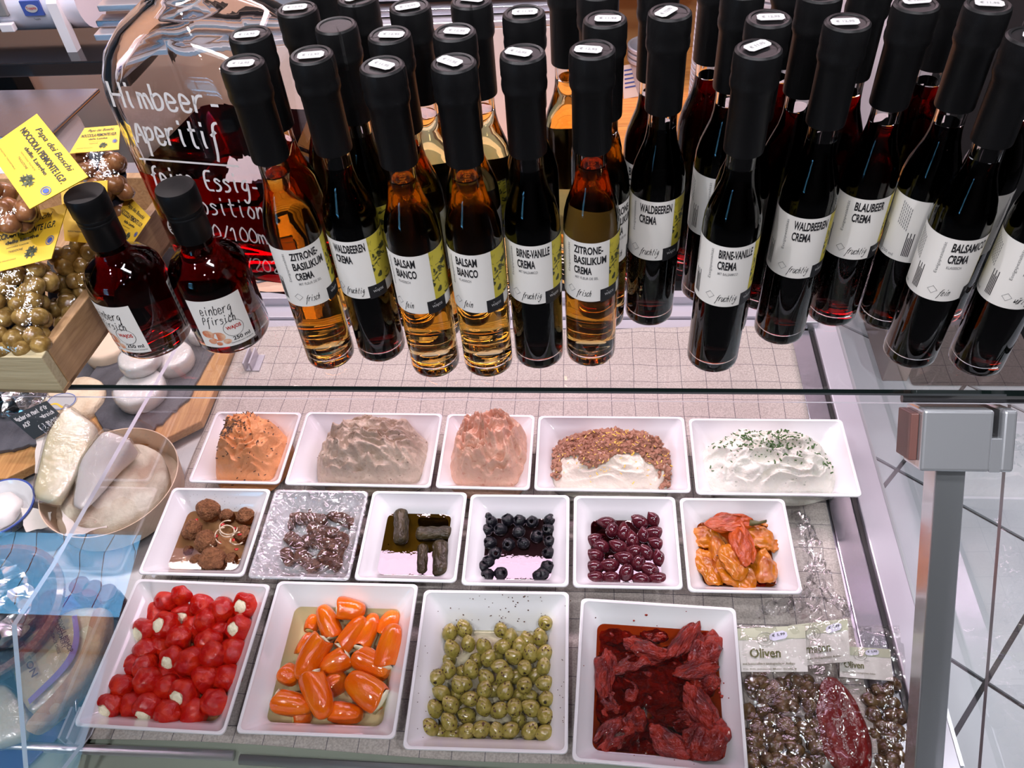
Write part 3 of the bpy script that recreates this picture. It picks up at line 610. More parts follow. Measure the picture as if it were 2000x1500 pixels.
KEYS = {'Z': (('ZITRONE-', 'BASILIKUM', 'CREMA'), 'MIT FLEUR DE SEL', 'frisch', .0078), 'W': (('WALDBEEREN', 'CREMA'), '', 'fruchtig', .0084), 'B': (('BALSAM', 'BIANCO'), 'KLASSISCH', 'fein', .0084),
        'N': (('BIRNE-VANILLE', 'CREMA'), 'MIT BALSAMICO', 'fruchtig', .0084), 'U': (('BLAUBEER', 'CREMA'), '', 'fruchtig', .0084), 'K': (('BALSAMICO', 'CREMA'), 'KLASSISCH', 'fein', .0084), 'C': (('CHILI', 'CREMA'), 'MIT BALSAMICO', 'würzig', .0084)}
def sticker_me(kind):
    b = B(); w_, h_ = .0095, .0052; z = .2922; c = .0022
    b.prism([(-w_, -h_ + c, z), (-w_ + c, -h_, z), (w_ - c, -h_, z), (w_, -h_ + c, z), (w_, h_ - c, z), (w_ - c, h_, z), (-w_ + c, h_, z), (-w_, h_ - c, z)], (0, 0, .0002))
    m1 = b.me('sticker', M['sticker']); b = B(); put_text(b, kind, lambda x, y: (x, y, z + .00035), -.0062, -.0018, .0124, .0036, .01); return m1, b.me('lettering', M['greyink'])
STK = [sticker_me('€ 12,95'), sticker_me('€ 11,95')]
def bottle(x, y, liquid, key, turn, label, st=1, sang=None, dz=0):
    face = math.atan2(x, y)          # turn the label centre towards the camera foot point
    e = empty('vinegar_bottle', (x, y, .5 + dz), -face - R(turn), label=label, cat='bottle', group='slim vinegar bottles on the glass shelf')
    obj('glass_body', ME['glass'], e); obj('vinegar', ME[liquid], e); obj('air_space', ME['air'], e); obj('cap', ME['cap'], e)
    if key:
        L, art, bx, bt, dark, grey = label_meshes(KEYS[key]); l = obj('label', L, e)
        obj('vine_print', art, l); b_ = obj('logo_box', bx, l); obj('logo_lettering', bt, l); obj('lettering', dark, l); obj('small_print', grey, l)
    if st:
        m1, m2 = STK[int(x * 1000) % 2]; s = obj('price_sticker', m1, e); rz = face + R(turn) + (sang if sang is not None else random.uniform(-.5, .6)); s.rotation_euler = (0, 0, rz)
        off = Vector((random.uniform(-.003, .003), random.uniform(-.003, .004), 0)); s.location = off; obj('price_lettering', m2, s)
    return e
BT = [  # x, y, liquid, label, turn, label text, sticker, sticker angle
 (-.248, .563, 'amber', 'Z', -6, 'amber vinegar bottle, leftmost of the front row beside the jug', 1, .05),
 (-.200, .573, 'berry', 'W', 26, 'dark red vinegar bottle, second from left in the front row', 1, .1),
 (-.145, .553, 'gold', 'B', 22, 'golden vinegar bottle, third from left in the front row', 1, -.5),
 (-.095, .554, 'gold', 'B', 16, 'golden vinegar bottle, fourth from left in the front row', 1, -.6),
 (-.048, .565, 'black', 'N', 6, 'black vinegar bottle, fifth from left in the front row', 1, -.4),
 (.000, .568, 'amber', 'Z', 6, 'amber vinegar bottle in front row just right of the middle black bottle', 1, -.2),
 (.111, .561, 'black', 'N', -15, 'black vinegar bottle standing alone nearest the shelf edge right of centre', 1, .6),
 (.176, .597, 'berry', 'W', -16, 'dark berry vinegar bottle, red glow at base, right of the lone black bottle', 1, 0),
 (.228, .622, 'berry', 'U', -22, 'dark berry vinegar bottle third from the right in the right group', 1, .1),
 (.275, .617, 'black', None if 0 else 'K', -78, 'black vinegar bottle whose label is turned sideways, second row right', 1, -.2),
 (.287, .567, 'black', 'K', -36, 'black vinegar bottle with wide white label, front of the right group', 1, -.4),
 (.341, .557, 'black', 'C', -42, 'rightmost black vinegar bottle cut by the picture edge', 1, 0),
 (-.256, .610, 'amber', None, 0, 'amber vinegar bottle behind the leftmost front bottle', 1, .1),
 (-.192, .620, 'berry', 'W', 80, 'dark red vinegar bottle without price sticker behind the second front bottle', 0, 0),
 (-.148, .601, 'amber', 'Z', 170, 'amber vinegar bottle behind the third front bottle', 1, -.1),
 (-.100, .602, 'gold', 'B', 180, 'golden vinegar bottle behind the fourth front bottle', 1, -.2),
 (-.051, .630, 'black', None, 0, 'black vinegar bottle behind the fifth front bottle', 1, 0),
 (.009, .615, 'gold', 'Z', -45, 'amber vinegar bottle behind the sixth front bottle', 1, -.1),
 (.056, .623, 'berry', 'W', 4, 'dark berry vinegar bottle in the gap right of the amber bottles', 1, .9),
 (.124, .607, 'black', None, 0, 'black vinegar bottle right behind the lone black bottle', 1, 0),
 (-.230, .652, 'amber', None, 0, 'amber vinegar bottle in third row at the left end', 1, .1),
 (-.185, .668, 'berry', 'W', 100, 'dark red vinegar bottle in third row, second from left', 1, .6),
 (-.140, .649, 'gold', 'B', 175, 'golden vinegar bottle in third row, third from left', 1, .3),
 (-.093, .655, 'gold', 'B', 88, 'golden vinegar bottle in third row with yellow print showing', 1, -.3),
 (.004, .663, 'black', None, 0, 'dark vinegar bottle in third row behind the amber bottles', 1, 0),
 (-.225, .700, 'black', None, 0, 'dark vinegar bottle in the rearmost row at the left', 0, 0),
 (.051, .675, 'berry', 'U', 15, 'dark red vinegar bottle with partly hidden label, third row centre right', 0, 0),
 (.112, .655, 'black', 'U', -30, 'black vinegar bottle with partly hidden label behind the lone black bottle', 0, 0),
 (.100, .703, 'berry', None, 0, 'dark red vinegar bottle in the rearmost row, right of centre', 0, 0),
 (.157, .694, 'berry', None, 0, 'dark red vinegar bottle in rearmost row, second from right of centre', 0, 0),
 (.166, .644, 'berry', None, 0, 'dark berry vinegar bottle just behind the red glowing one', 1, .1),
 (.209, .668, 'berry', None, 0, 'dark berry vinegar bottle third row in the right group', 1, 0),
 (.276, .682, 'berry', None, 0, 'dark red vinegar bottle at the rear right end', 0, 0),
 (.325, .625, 'black', 'K', -110, 'black vinegar bottle behind the rightmost one, back print showing', 1, 0),
 (-.021, .706, 'gold', 'Z', -150, 'tall amber vinegar bottle in rearmost row showing its back label', 0, 0)]
for a in BT: bottle(*a[:6], st=a[6], sang=a[7])

# ------------------------------------------------------------------ two small liqueur bottles
lo_ = [(.0, .004), (.022, .003), (.031, 0), (.0345, .001), (.0365, .005), (.0365, .076), (.0350, .086), (.030, .094), (.022, .100), (.0165, .105), (.0145, .111), (.0140, .150), (.0, .150)]
ll_ = [(.0, .016), (.022, .012), (.031, .012), (.0338, .016), (.0338, .075), (.0325, .084), (.028, .091), (.020, .097), (.0142, .102), (.0122, .108), (.0118, .114), (.0, .114)]
lc_ = [(.0160, .1165), (.0163, .118), (.0163, .140), (.0166, .1405), (.0166, .143), (.0163, .1435), (.0166, .1445), (.0166, .147), (.0163, .1475), (.0176, .150), (.0176, .166), (.0166, .1685), (.012, .169), (0, .1685)]
lg_, lm_, lcm = rev('liqueur_glass', lo_, M['glass'], 48), rev('liqueur', ll_, M['liqueur'], 48), rev('liqueur_cap', lc_, M['capm'], 40)
air2 = rev('air2', [(.0, .115), (.0116, .115), (.0116, .145), (0, .145)], M['air'], 20)
fruit = mat('fruit_print', (.55, .16, .07), .5, noisec=(90, (.70, .45, .30), .42, .6))
def small(x, y, turn, label, tilt=0):
    e = empty('liqueur_bottle', (x, y, .5), R(turn), label=label, cat='bottle', group='small red liqueur bottles')
    obj('glass_body', lg_, e); obj('liqueur', lm_, e); obj('air_space', air2, e); obj('cap', lcm, e)
    r = .0369; b = B(); patch(b, r, -.026, .026, .012, .070); l = obj('label', b.me('label', M['paper'], True), e)
    b = B(); fm = wrap(r + .0002)
    scribe(b, 'Weinberg', fm, -.020, .053, .034, .0105, .0007, .15); scribe(b, 'Pfirsich', fm, -.017, .041, .032, .0095, .0007, .15)
    put_text(b, '250 ml', fm, .005, .0185, .017, .0045, .02); put_text(b, 'NATÜRLICH WAJOS', fm, .002, .0148, .022, .002, .01)
    a_ = [fm(.009 + (.0095 + dd) * math.cos(q / 16 * 2 * math.pi), .033 + (.0095 + dd) * math.sin(q / 16 * 2 * math.pi)) for dd in (0, .0004) for q in range(16)]
    b.add(a_, [(q, (q + 1) % 16, (q + 1) % 16 + 16, q + 16) for q in range(16)]); obj('lettering', b.me('l', M['ink']), l)
    b = B(); put_text(b, 'WAJOS', fm, .002, .031, .0145, .0055, .03); obj('logo_lettering', b.me('l', M['redbit']), l)
    b = B()
    for (cx, cz, rr) in ((-.008, .026, .007), (-.017, .029, .006), (-.015, .020, .004), (-.001, .019, .004), (-.009, .017, .003)):
        v = [fm(cx + rr * math.cos(q / 14 * 2 * math.pi), cz + rr * .8 * math.sin(q / 14 * 2 * math.pi)) for q in range(14)]; b.add(v, [tuple(range(14))])
    obj('fruit_print', b.me('fr', fruit), l)
    b = B(); patch(b, r, .070, .084, .012, .070); bl = obj('back_label', b.me('bl', M['paper'], True), e)
    b = B()
    for q in range(9): patch(b, r + .0002, .0715, .0815 - q % 3 * .002, .016 + q * .006, .0185 + q * .006, n=3)
    obj('back_print', b.me('bp', M['greyink']), bl); return e
p1, p2 = P(305, 655, .5), P(457, 645, .5)
small(p1.x, p1.y, -20, 'small red liqueur bottle with black cap beside the wooden crate'); small(p2.x, p2.y, 18, 'small red liqueur bottle standing in front of the big glass jug')

# ------------------------------------------------------------------ big square glass jug
dj = empty('aperitif_jug', (-.349, .722, .5), R(-10), label='big square glass jug of dark red aperitif with white handwriting', cat='jug')
def sq(h, r, z): return rrect(h, h * .92, r, z, 8)
H = .077
obj('glass_body', loops('jug', [sq(H - .012, .02, 0), sq(H - .002, .022, .004), sq(H, .024, .014), sq(H, .024, .212), sq(H - .001, .028, .228), sq(H - .006, .034, .246), sq(H - .018, .038, .262), sq(H - .035, .034, .274), sq(.030, .0275, .282), sq(.024, .022, .292), sq(.023, .021, .335), sq(.027, .0245, .337), sq(.027, .0245, .350), sq(.02, .018, .352)], M['glass']), dj)
obj('aperitif', loops('aperitif', [sq(H - .020, .018, .014), sq(H - .007, .020, .018), sq(H - .005, .020, .026), sq(H - .005, .020, .137)], M['aperitif']), dj)
obj('air_space', loops('air', [sq(H - .005, .020, .1375), sq(H - .005, .020, .212), sq(H - .006, .026, .226), sq(H - .011, .03, .242), sq(H - .022, .034, .257), sq(H - .038, .032, .268), sq(.027, .024, .276), sq(.020, .018, .288), sq(.0195, .0175, .348)], M['air']), dj)
b = B(); yf = -H * .92 - .0006; fm = lambda x, z: (x, yf, z)
for s, x, z, wd, ht, pen in (('Himbeer-', -.058, .208, .108, .024, .0026), ('Aperitif', -.050, .173, .088, .026, .0026), ('feine Essig-', -.052, .128, .112, .021, .0022), ('komposition', -.050, .100, .108, .020, .0018),
                             ('€ 5,90/100ml', -.058, .070, .118, .018, .0016), ('MHD 09/2026', -.046, .034, .110, .016, .0013)):
    scribe(b, s, fm, x, z, wd, ht, pen, .12)
b.add([fm(-.056, .155), fm(.046, .156), fm(.046, .158), fm(-.056, .157)], [(0, 1, 2, 3)])
obj('handwriting', b.me('hw', M['whiteink']), dj)
boxo('jug_stand', (-.435, .64, .4998), (-.27, .80, .5002), M['blackp'], None, 0, label='thin black mat under the big glass jug', cat='mat') if 0 else None

# ------------------------------------------------------------------ wooden crate with hazelnut bags
cr = empty('wooden_crate', (-.60, .60, .5), 0, label='open wooden crate holding hazelnut bags at the shelf corner', cat='crate')
c0 = Vector((-.493, .508, 0)); dr = Vector((.02, .192, 0)).normalized(); lf = Vector((-1, .02, 0)); h = .048; tk = .011; up = Vector((0, 0, h))
def board(name, a, c, inn, m):
    a, c = Vector(a), Vector(c); b = B().prism([a, c, c + inn * tk, a + inn * tk], up); o = obj(name, b.me(name, m), cr, Vector((0, 0, .001)) - Vector((-.60, .60, 0))); bevel(o, .001); return o
board('front_board', c0 + lf * .30, c0, Vector((0, 1, 0)), M['crateface']); c1 = c0 + dr * .30
board('side_board', c0 + dr * tk, c1, Vector((-1, 0, 0)), M['cratew']); board('back_board', c1 + lf * .3, c1, Vector((0, -1, 0)), M['cratew'])
b = B().prism([c0 + lf * .3, c0, c1, c1 + lf * .3], (0, 0, .004)); obj('base_board', b.me('bb', M['cratew']), cr, Vector((0, 0, .0015)) - Vector((-.60, .60, 0)))
hz = [blob('hazelnut', M['hazel'], 1, 1, .95, .10, 1.2, k, 2) for k in range(3)]; hz2 = [blob('hazelnut', M['hazel2'], 1, .95, 1.05, .2, 1.3, k + 5, 2) for k in range(3)]
def inpoly(x, y, poly):
    c = False; n = len(poly)
    for i in range(n):
        (x1, y1), (x2, y2) = poly[i], poly[i - 1]
        if (y1 > y) != (y2 > y) and x < (x2 - x1) * (y - y1) / (y2 - y1) + x1: c = not c
    return c
def filmsheet(name, poly, p0, n, m, parent, amp=.004, off=.008, step=14, margin=6):
    """bulged transparent film over a pixel polygon on plane (p0, n)"""
    xs = [p[0] for p in poly]; ys = [p[1] for p in poly]; x0, x1, y0, y1 = min(xs) - margin, max(xs) + margin, min(ys) - margin, max(ys) + margin
    cx, cy_ = sum(xs) / len(xs), sum(ys) / len(ys); big = [(cx + (x - cx) * 1.08, cy_ + (y - cy_) * 1.08) for x, y in poly]
    idx = {}; v = []; f = []; nxx = int((x1 - x0) / step) + 2; nyy = int((y1 - y0) / step) + 2
    for j in range(nyy):
        for i in range(nxx):
            x, y = x0 + i * step, y0 + j * step
            if inpoly(x, y, big):
                p = PL(x, y, p0, n); edge = 0 if not inpoly(x, y, poly) else 1; p = p + n * (off * edge + amp * noise.noise(p * 60)) + n * .002; idx[(i, j)] = len(v); v.append(p - parent.matrix_world.translation if 0 else p - parent.location)
    for (i, j), k in idx.items():
        if (i + 1, j) in idx and (i, j + 1) in idx and (i + 1, j + 1) in idx: f.append((k, idx[(i + 1, j)], idx[(i + 1, j + 1)], idx[(i, j + 1)]))
    return obj(name, mesh(name, v, f, m), parent)
def fill(poly, p0, n, r, meshes, parent, name, jit=.3, lay=2, sc3=(1, 1, 1), dens=1.75):
    c = sum((PL(x, y, p0, n) for x, y in poly), Vector()) / len(poly); ppm = F / ((c - CAM).dot(-VB)); st = r * dens * ppm
    xs = [p[0] for p in poly]; ys = [p[1] for p in poly]; cnt = 0
    for l in range(lay):
        y = min(ys) + (l * st * .5); row = 0
        while y < max(ys):
            x = min(xs) + (row % 2) * st * .5 + l * st * .4
            while x < max(xs):
                xx, yy = x + random.uniform(-jit, jit) * st, y + random.uniform(-jit, jit) * st
                if inpoly(xx, yy, poly) and cnt < 290:
                    p = PL(xx, yy, p0 , n) - n * (l * r * 1.1 + random.uniform(0, r * .4)); o = obj(name, random.choice(meshes), parent, p - parent.location)
                    s = r * random.uniform(.88, 1.12); o.scale = (s * sc3[0], s * sc3[1], s * sc3[2]); o.rotation_euler = (random.uniform(0, 6), random.uniform(0, 6), random.uniform(0, 6)); cnt += 1
                x += st
            y += st * .86; row += 1
def quadmap(q, off=0):
    """bilinear map of unit square onto 4 points TL,TR,BR,BL (y up)"""
    TL, TR, BR, BL = q; n = (TR - BL).cross(TL - BR); n = n.normalized(); 
    if n.dot(CAM - TL) < 0: n = -n
    return lambda x, y: (BL * (1 - x) + BR * x) * (1 - y) + (TL * (1 - x) + TR * x) * y + n * off
def card(parent, name, px4, p0, n, m, extra):
    q = [PL(x, y, p0, n) - parent.location for x, y in px4]; N = Vector(n); b = B().prism([p - N * .0012 for p in q], N * .0012); o = obj(name, b.me(name, m), parent)
    TL, TR, BR, BL = q
    fm = lambda x, y: (BL * (1 - x) + BR * x) * (1 - y) + (TL * (1 - x) + TR * x) * y + N * .0006
    extra(o, fm); return o
def nutcard(o, fm):
    b = B(); put_text(b, 'Papa dei Boschi', fm, .16, .78, .68, .13, .01, .3); put_text(b, 'NOCCIOLA PIEMONTE I.G.P.', fm, .06, .60, .86, .12, .025); put_text(b, 'delle Langhe', fm, .28, .46, .44, .09, .02)
    put_text(b, 'SELEZIONE TRADIZIONALE', fm, .10, .16, .35, .025, .0); put_text(b, 'NOCCIOLE TOSTATE', fm, .30, .40, .3, .025, 0); put_text(b, 'TRADIZIONE', fm, .33, .31, .2, .04, 0); obj('lettering', b.me('l', M['ink']), o)
    b = B(); rng = random.Random(3)
    for q in range(9):
        a = rng.uniform(0, 6.28); cx, cy_ = .66 + .05 * math.cos(a), .22 + .06 * math.sin(a); v = [fm(cx + (.055 if k % 2 else .02) * math.cos(k * .63 + a), cy_ + (.075 if k % 2 else .03) * math.sin(k * .63 + a)) for k in range(10)]; b.add(v, [tuple(range(10))])
    obj('sprig_print', b.me('l', mat('sprig', (.10, .11, .04), .6) if 'sprig' not in M else M['sprig']), o)
    b = B()
    for dd, e in ((.055, .046), (.034, .0)):
        v = [fm(.90 + rr * math.cos(q / 20 * 6.2832), .36 + rr * 1.5 * math.sin(q / 20 * 6.2832)) for rr in (dd, e) for q in range(20)]; b.add(v, [(q, (q + 1) % 20, (q + 1) % 20 + 20, q + 20) for q in range(20)])
    obj('seal', b.me('l', M['blueink']), o)
M['sprig'] = mat('sprig_print', (.09, .10, .05), .6)
n1 = Vector((.1, -.62, .78)).normalized(); n2 = Vector((.2, -.75, .63)).normalized(); n3 = Vector((.05, -.5, .86)).normalized()
navy = mat('navy_backing', (.010, .014, .035), .5)
def backing(e, poly, p0, n, d=.02):
    b = B().prism([PL(x, y, p0 - n * d, n) - e.location for x, y in poly], -n * .002); return obj('backing', b.me('bk', navy), e)
BG = [
 ('front left', [(-60, 525), (60, 505), (85, 520), (88, 640), (78, 694), (-60, 690)], P(40, 600, .575), n1, .0092, hz, [(-30, 440), (133, 396), (100, 505), (-30, 537)], .014),
 ('front right', [(92, 510), (125, 480), (175, 470), (182, 560), (150, 610), (120, 640), (95, 655)], P(140, 560, .555), n1, .0092, hz, [(118, 360), (210, 352), (206, 478), (126, 470)], .022),
 ('upper left', [(-60, 300), (20, 390), (60, 405), (40, 455), (-60, 440)], P(0, 400, .66), n3, .0105, hz2, [(72, 222), (172, 345), (58, 408), (-25, 290)], .018),
 ('rear right', [(150, 300), (232, 296), (246, 340), (240, 395), (205, 410), (165, 360)], P(200, 340, .625), n1, .0095, hz2, [(165, 250), (235, 244), (232, 292), (135, 300)], .010),
 ('far right', [(180, 400), (225, 380), (245, 420), (215, 440)], P(230, 430, .575), n2, .0095, hz2, [(248, 378), (294, 425), (256, 480), (212, 470)], .008)]
for nm, poly, p0, n, r, ms, cd_, off in BG:
    e = empty('hazelnut_bag', p0, 0, label=f'clear bag of hazelnuts with yellow card, {nm} one in the crate', cat='bag', group='hazelnut bags in the crate')
    fill(poly, p0, n, r, ms, e, 'hazelnut'); backing(e, poly, p0, n)
    filmsheet('film', poly, p0 + n * .002, n, M['bagfilm'], e)
    card(e, 'header_card', cd_, p0 + n * off, n, M['yellow'], nutcard)

# ------------------------------------------------------------------ porcelain dishes
def dish(px4, zr, label, inset=.0225, drop=.025, zb=.008, liquid=None, zl=.034, bow=0, ins2=.007):
    q = [P(x, y, zr) for x, y in px4]; c = sum(q, Vector()) / 4; ex = ((q[1] - q[0]) + (q[2] - q[3])) / 2; ey = ((q[0] - q[3]) + (q[1] - q[2])) / 2
    yaw = math.atan2(ex.y, ex.x); yaw = (yaw + math.atan2(-ey.x, ey.y)) / 2; hw, hd = ex.length / 2 - .0008, ey.length / 2 - .0008
    lab, cat = label; e = empty('square_dish', (c.x, c.y, .005), yaw, label=lab, cat='dish', group='white porcelain dishes in the counter')
    zr -= .005; k = lambda z: inset * (zr - z) / drop if z > zr - drop else inset + ins2 * (zr - drop - z) / max(1e-4, zr - drop - zb)
    r0 = .007; i1 = k(zr - drop * .5); i2 = k(zr - drop); i3 = k(zb)
    S = lambda i, z, r: rrect(hw - i, hd - i, r, z, 5)
    Ls = [S(i3 + .002, 0, .012), S(i3 - .002, .003, .012), S(i2 - .004, zr - drop - .002, .012), S(.0012, zr - .004, r0), S(0, zr - .0018, r0), S(.0006, zr - .0004, r0), S(.002, zr, r0), S(.0042, zr - .0006, r0), S(.0052, zr - .003, r0),
          S(i1 + .003, zr - drop * .5, .009), S(i2 + .0015, zr - drop, .010), S(i3 + .001, zb + .003, .011), S(i3 + .005, zb, .009)]
    o = obj('dish_body', loops('dish', Ls, M['china']), e)
    if liquid:
        i = k(zl - .005) + .0012; mm = (rrect(hw - i, hd - i, .010, zl - .005, 5)); obj('liquid', mesh('liquid', mm, [tuple(range(len(mm)))], M[liquid]), e)
    e['hw'] = hw; e['hd'] = hd
    return e, c, hw, hd, yaw
RIM = .06
D = {}
def mk(k, *a, **kw): D[k] = dish(*a, **kw)
mk('1a', [(425, 803), (592, 803), (546, 944), (360, 944)], RIM, ('small white square dish holding orange cream, rear row left end', ''))
mk('1b', [(600, 803), (865, 806), (843, 952), (550, 948)], RIM, ('wide white dish holding beige mushroom cream in the rear row', ''))
mk('1c', [(875, 806), (1044, 810), (1038, 957), (846, 954)], RIM, ('small white square dish holding pink cream in the rear row', ''))
mk('1d', [(1050, 810), (1337, 813), (1352, 963), (1042, 958)], RIM, ('wide white dish holding cream topped with tuna flakes', ''))
mk('1e', [(1343, 815), (1645, 818), (1688, 972), (1359, 965)], RIM, ('wide white dish holding white herb cream, rear row right end', ''))
mk('2a', [(332, 950), (534, 954), (472, 1128), (272, 1121)], RIM, ('white square dish of meatballs, middle row left end', ''), liquid='l_brown')
mk('2b', [(538, 955), (721, 957), (683, 1134), (478, 1130)], RIM, ('white square dish covered with cling film in the middle row', ''), liquid=None)
mk('2c', [(728, 957), (914, 960), (892, 1138), (688, 1134)], RIM, ('white square dish of stuffed vine leaves in dark oil', ''), liquid='l_green', zl=.036)
mk('2d', [(918, 963), (1113, 966), (1113, 1147), (899, 1143)], RIM, ('white square dish of black olives in brine', ''), liquid='l_black')
mk('2e', [(1119, 966), (1319, 969), (1337, 1153), (1118, 1147)], RIM, ('white square dish of purple kalamata olives', ''), liquid='l_purple')
mk('2f', [(1325, 970), (1532, 973), (1572, 1162), (1343, 1156)], RIM, ('white square dish of grilled peppers, middle row right end', ''), liquid='l_or')
I3 = dict(inset=.024, drop=.028, zb=.008)
mk('3a', [(270, 1131), (530, 1137), (440, 1436), (134, 1420)], RIM, ('large white dish of red stuffed peppers, front row left end', ''), liquid='l_red', zl=.022, **I3)
mk('3b', [(542, 1133), (818, 1139), (773, 1446), (457, 1432)], RIM, ('large white dish of orange stuffed peppers in golden oil', ''), liquid='l_gold', zl=.034, **I3)
mk('3c', [(827, 1151), (1111, 1153), (1113, 1478), (784, 1461)], RIM, ('large white dish of green herb olives, speckled inside', ''), liquid='l_pale', zl=.0145, **I3)
mk('3d', [(1131, 1165), (1437, 1186), (1467, 1522), (1118, 1484)], RIM, ('large white dish of dried tomatoes, front row right end', ''), liquid='l_tom', zl=.036, **I3)
# spice specks stuck on two dishes
def specks(k, spots, m, name='spice_speck'):
    e, c, hw, hd, yaw = D[k]; b = B(); rng = random.Random(5)
    for (px, py, s) in spots:
        best = None
        for i in range(30):    # walk the ray down until it meets the sloping dish wall
            z = .058 - i * .0017; p = P(px, py, z); l = Matrix.Rotation(-yaw, 2) @ Vector((p.x - c.x, p.y - c.y)); inn = min(hw - abs(l.x), hd - abs(l.y)); wall = .024 * (RIM - z) / .028 + .0035
            if inn <= wall + .0015: best = p; break
            best = p
        p = best + VB * .0006; v, f = ICO[1]; b.add([p - e.location + (VR * q.x * s * rng.uniform(.6, 1.6) + VU * q.y * s + VB * q.z * s * .4) for q in v], f)
    o = obj(name, b.me(name, m, True)); o.parent = e; o.matrix_local = Matrix.Rotation(-yaw, 4, 'Z'); tag(o, kind='stuff')
rng = random.Random(11)
specks('3c', [(rng.gauss(965, 60), rng.uniform(1160, 1215), rng.uniform(.0005, .0011)) for _ in range(46)] + [(rng.uniform(815, 850), rng.uniform(1250, 1440), .0006) for _ in range(14)] + [(rng.uniform(1088, 1103), rng.uniform(1200, 1430), .0006) for _ in range(12)], M['herb'])
specks('3d', [(1262, 1201, .0016), (1238, 1212, .0013), (1252, 1226, .0008), (1283, 1222, .0007), (1340, 1194, .0007), (1405, 1353, .0022), (1409, 1360, .0025), (1404, 1344, .0018), (1413, 1334, .001), (1423, 1363, .0008), (1140, 1300, .0006)] + [(rng.uniform(1220, 1440), rng.uniform(1400, 1500), .0006) for _ in range(10)], M['tomato'])
specks('2a', [(rng.uniform(370, 480), rng.uniform(965, 995), .0004) for _ in range(30)], M['herb'])

# ------------------------------------------------------------------ creams
def mound(k, name, label, m, cx, cy_, rw, rd, Hh, seed, freq, k2, amp, warp=.6, peak=(0, 0), zb=.012, power=2.4, lump=.004, cat='cream'):
    e, c, hw, hd, yaw = D[k]; nr, na = 80, 170; v = []; f = []
    def height(u, w_):
        r = min(1, math.hypot(u, w_)); 
        wx = warp * noise.noise(Vector((u * 1.6, w_ * 1.6, seed))); wy = warp * noise.noise(Vector((u * 1.6 + 9, w_ * 1.6, seed + 4)))
        uu, ww = u + wx - peak[0], w_ + wy - peak[1]; rr = math.hypot(uu, ww); th = math.atan2(ww, uu)
        base = Hh * max(0, 1 - (math.hypot(u - peak[0] * (1 - r), w_ - peak[1] * (1 - r))) ** power) ** .75
        s = rr * freq + th * k2 + .8 * noise.noise(Vector((u * 3, w_ * 3, seed + 8)))
        rid = 1 - abs(math.sin(s * math.pi)) ** .7
        fine = noise.ridged_multi_fractal(Vector((uu * 3.2 + seed, ww * 3.2, rr)), 1, 2.1, 4, 1, 2) * .3
        return base + (1 - r ** 6) * (amp * (rid - .5) + lump * fine + lump * .18 * noise.ridged_multi_fractal(Vector((u * 7 + wx * 3, w_ * 7 + wy * 3, seed)), 1, 2, 3, 1, 2) * .4 + lump * 1.1 * noise.noise(Vector((u * 5, w_ * 5, seed + 2))))
    for j in range(nr + 1):
        for i in range(na):
            r = (j / nr) ** .9; a = 2 * math.pi * i / na; ed = 1 + .07 * noise.noise(Vector((math.cos(a) * 2, math.sin(a) * 2, seed))); u, w_ = r * math.cos(a), r * math.sin(a)
            sqf = (abs(math.cos(a)) ** 3 + abs(math.sin(a)) ** 3) ** (-1 / 3)
            z = height(u, w_) if j < nr else 0
            v.append((cx + u * rw * sqf * ed, cy_ + w_ * rd * sqf * ed, zb + max(-.001, z)))
    for j in range(nr): f += [(j * na + i, (j + 1) * na + i, (j + 1) * na + (i + 1) % na, j * na + (i + 1) % na) for i in range(na)]
    o = obj(name, mesh(name, v, f, m), None, (c.x, c.y, .006), (0, 0, yaw), label=label, cat=cat)
    return o, v, (na, nr)
mo = {}
mo['1a'] = mound('1a', 'cream_spread', 'orange pepper cream mound sprinkled with dark herbs', M['cr_or'], .004, -.002, .057, .058, .090, 3, 5.0, .25, .0075, .5, (-.12, .25), power=2.3, lump=.008)
mo['1b'] = mound('1b', 'cream_spread', 'beige mushroom cream mound in the wide second dish', M['cr_grey'], .008, -.001, .092, .060, .078, 8, 3.0, .5, .010, 1.1, (.05, .15), power=2.6, lump=.015)
mo['1c'] = mound('1c', 'cream_spread', 'pink salmon cream heap between the two wide dishes', M['cr_pink'], .003, .001, .063, .063, .088, 14, 2.4, .6, .014, 1.3, (0, .15), power=2.9, lump=.020)
mo['1d'] = mound('1d', 'cream_spread', 'off-white tuna cream bed under the flaked tuna', M['cr_white'], .000, -.002, .094, .058, .052, 21, 2.6, .2, .005, .6, (0, .1), power=3, lump=.004)
mo['1e'] = mound('1e', 'cream_spread', 'white herb cream mound topped with green chives', M['cr_herb'], -.004, -.001, .102, .059, .060, 29, 2.6, .15, .007, .9, (0, .15), power=2.8, lump=.010)
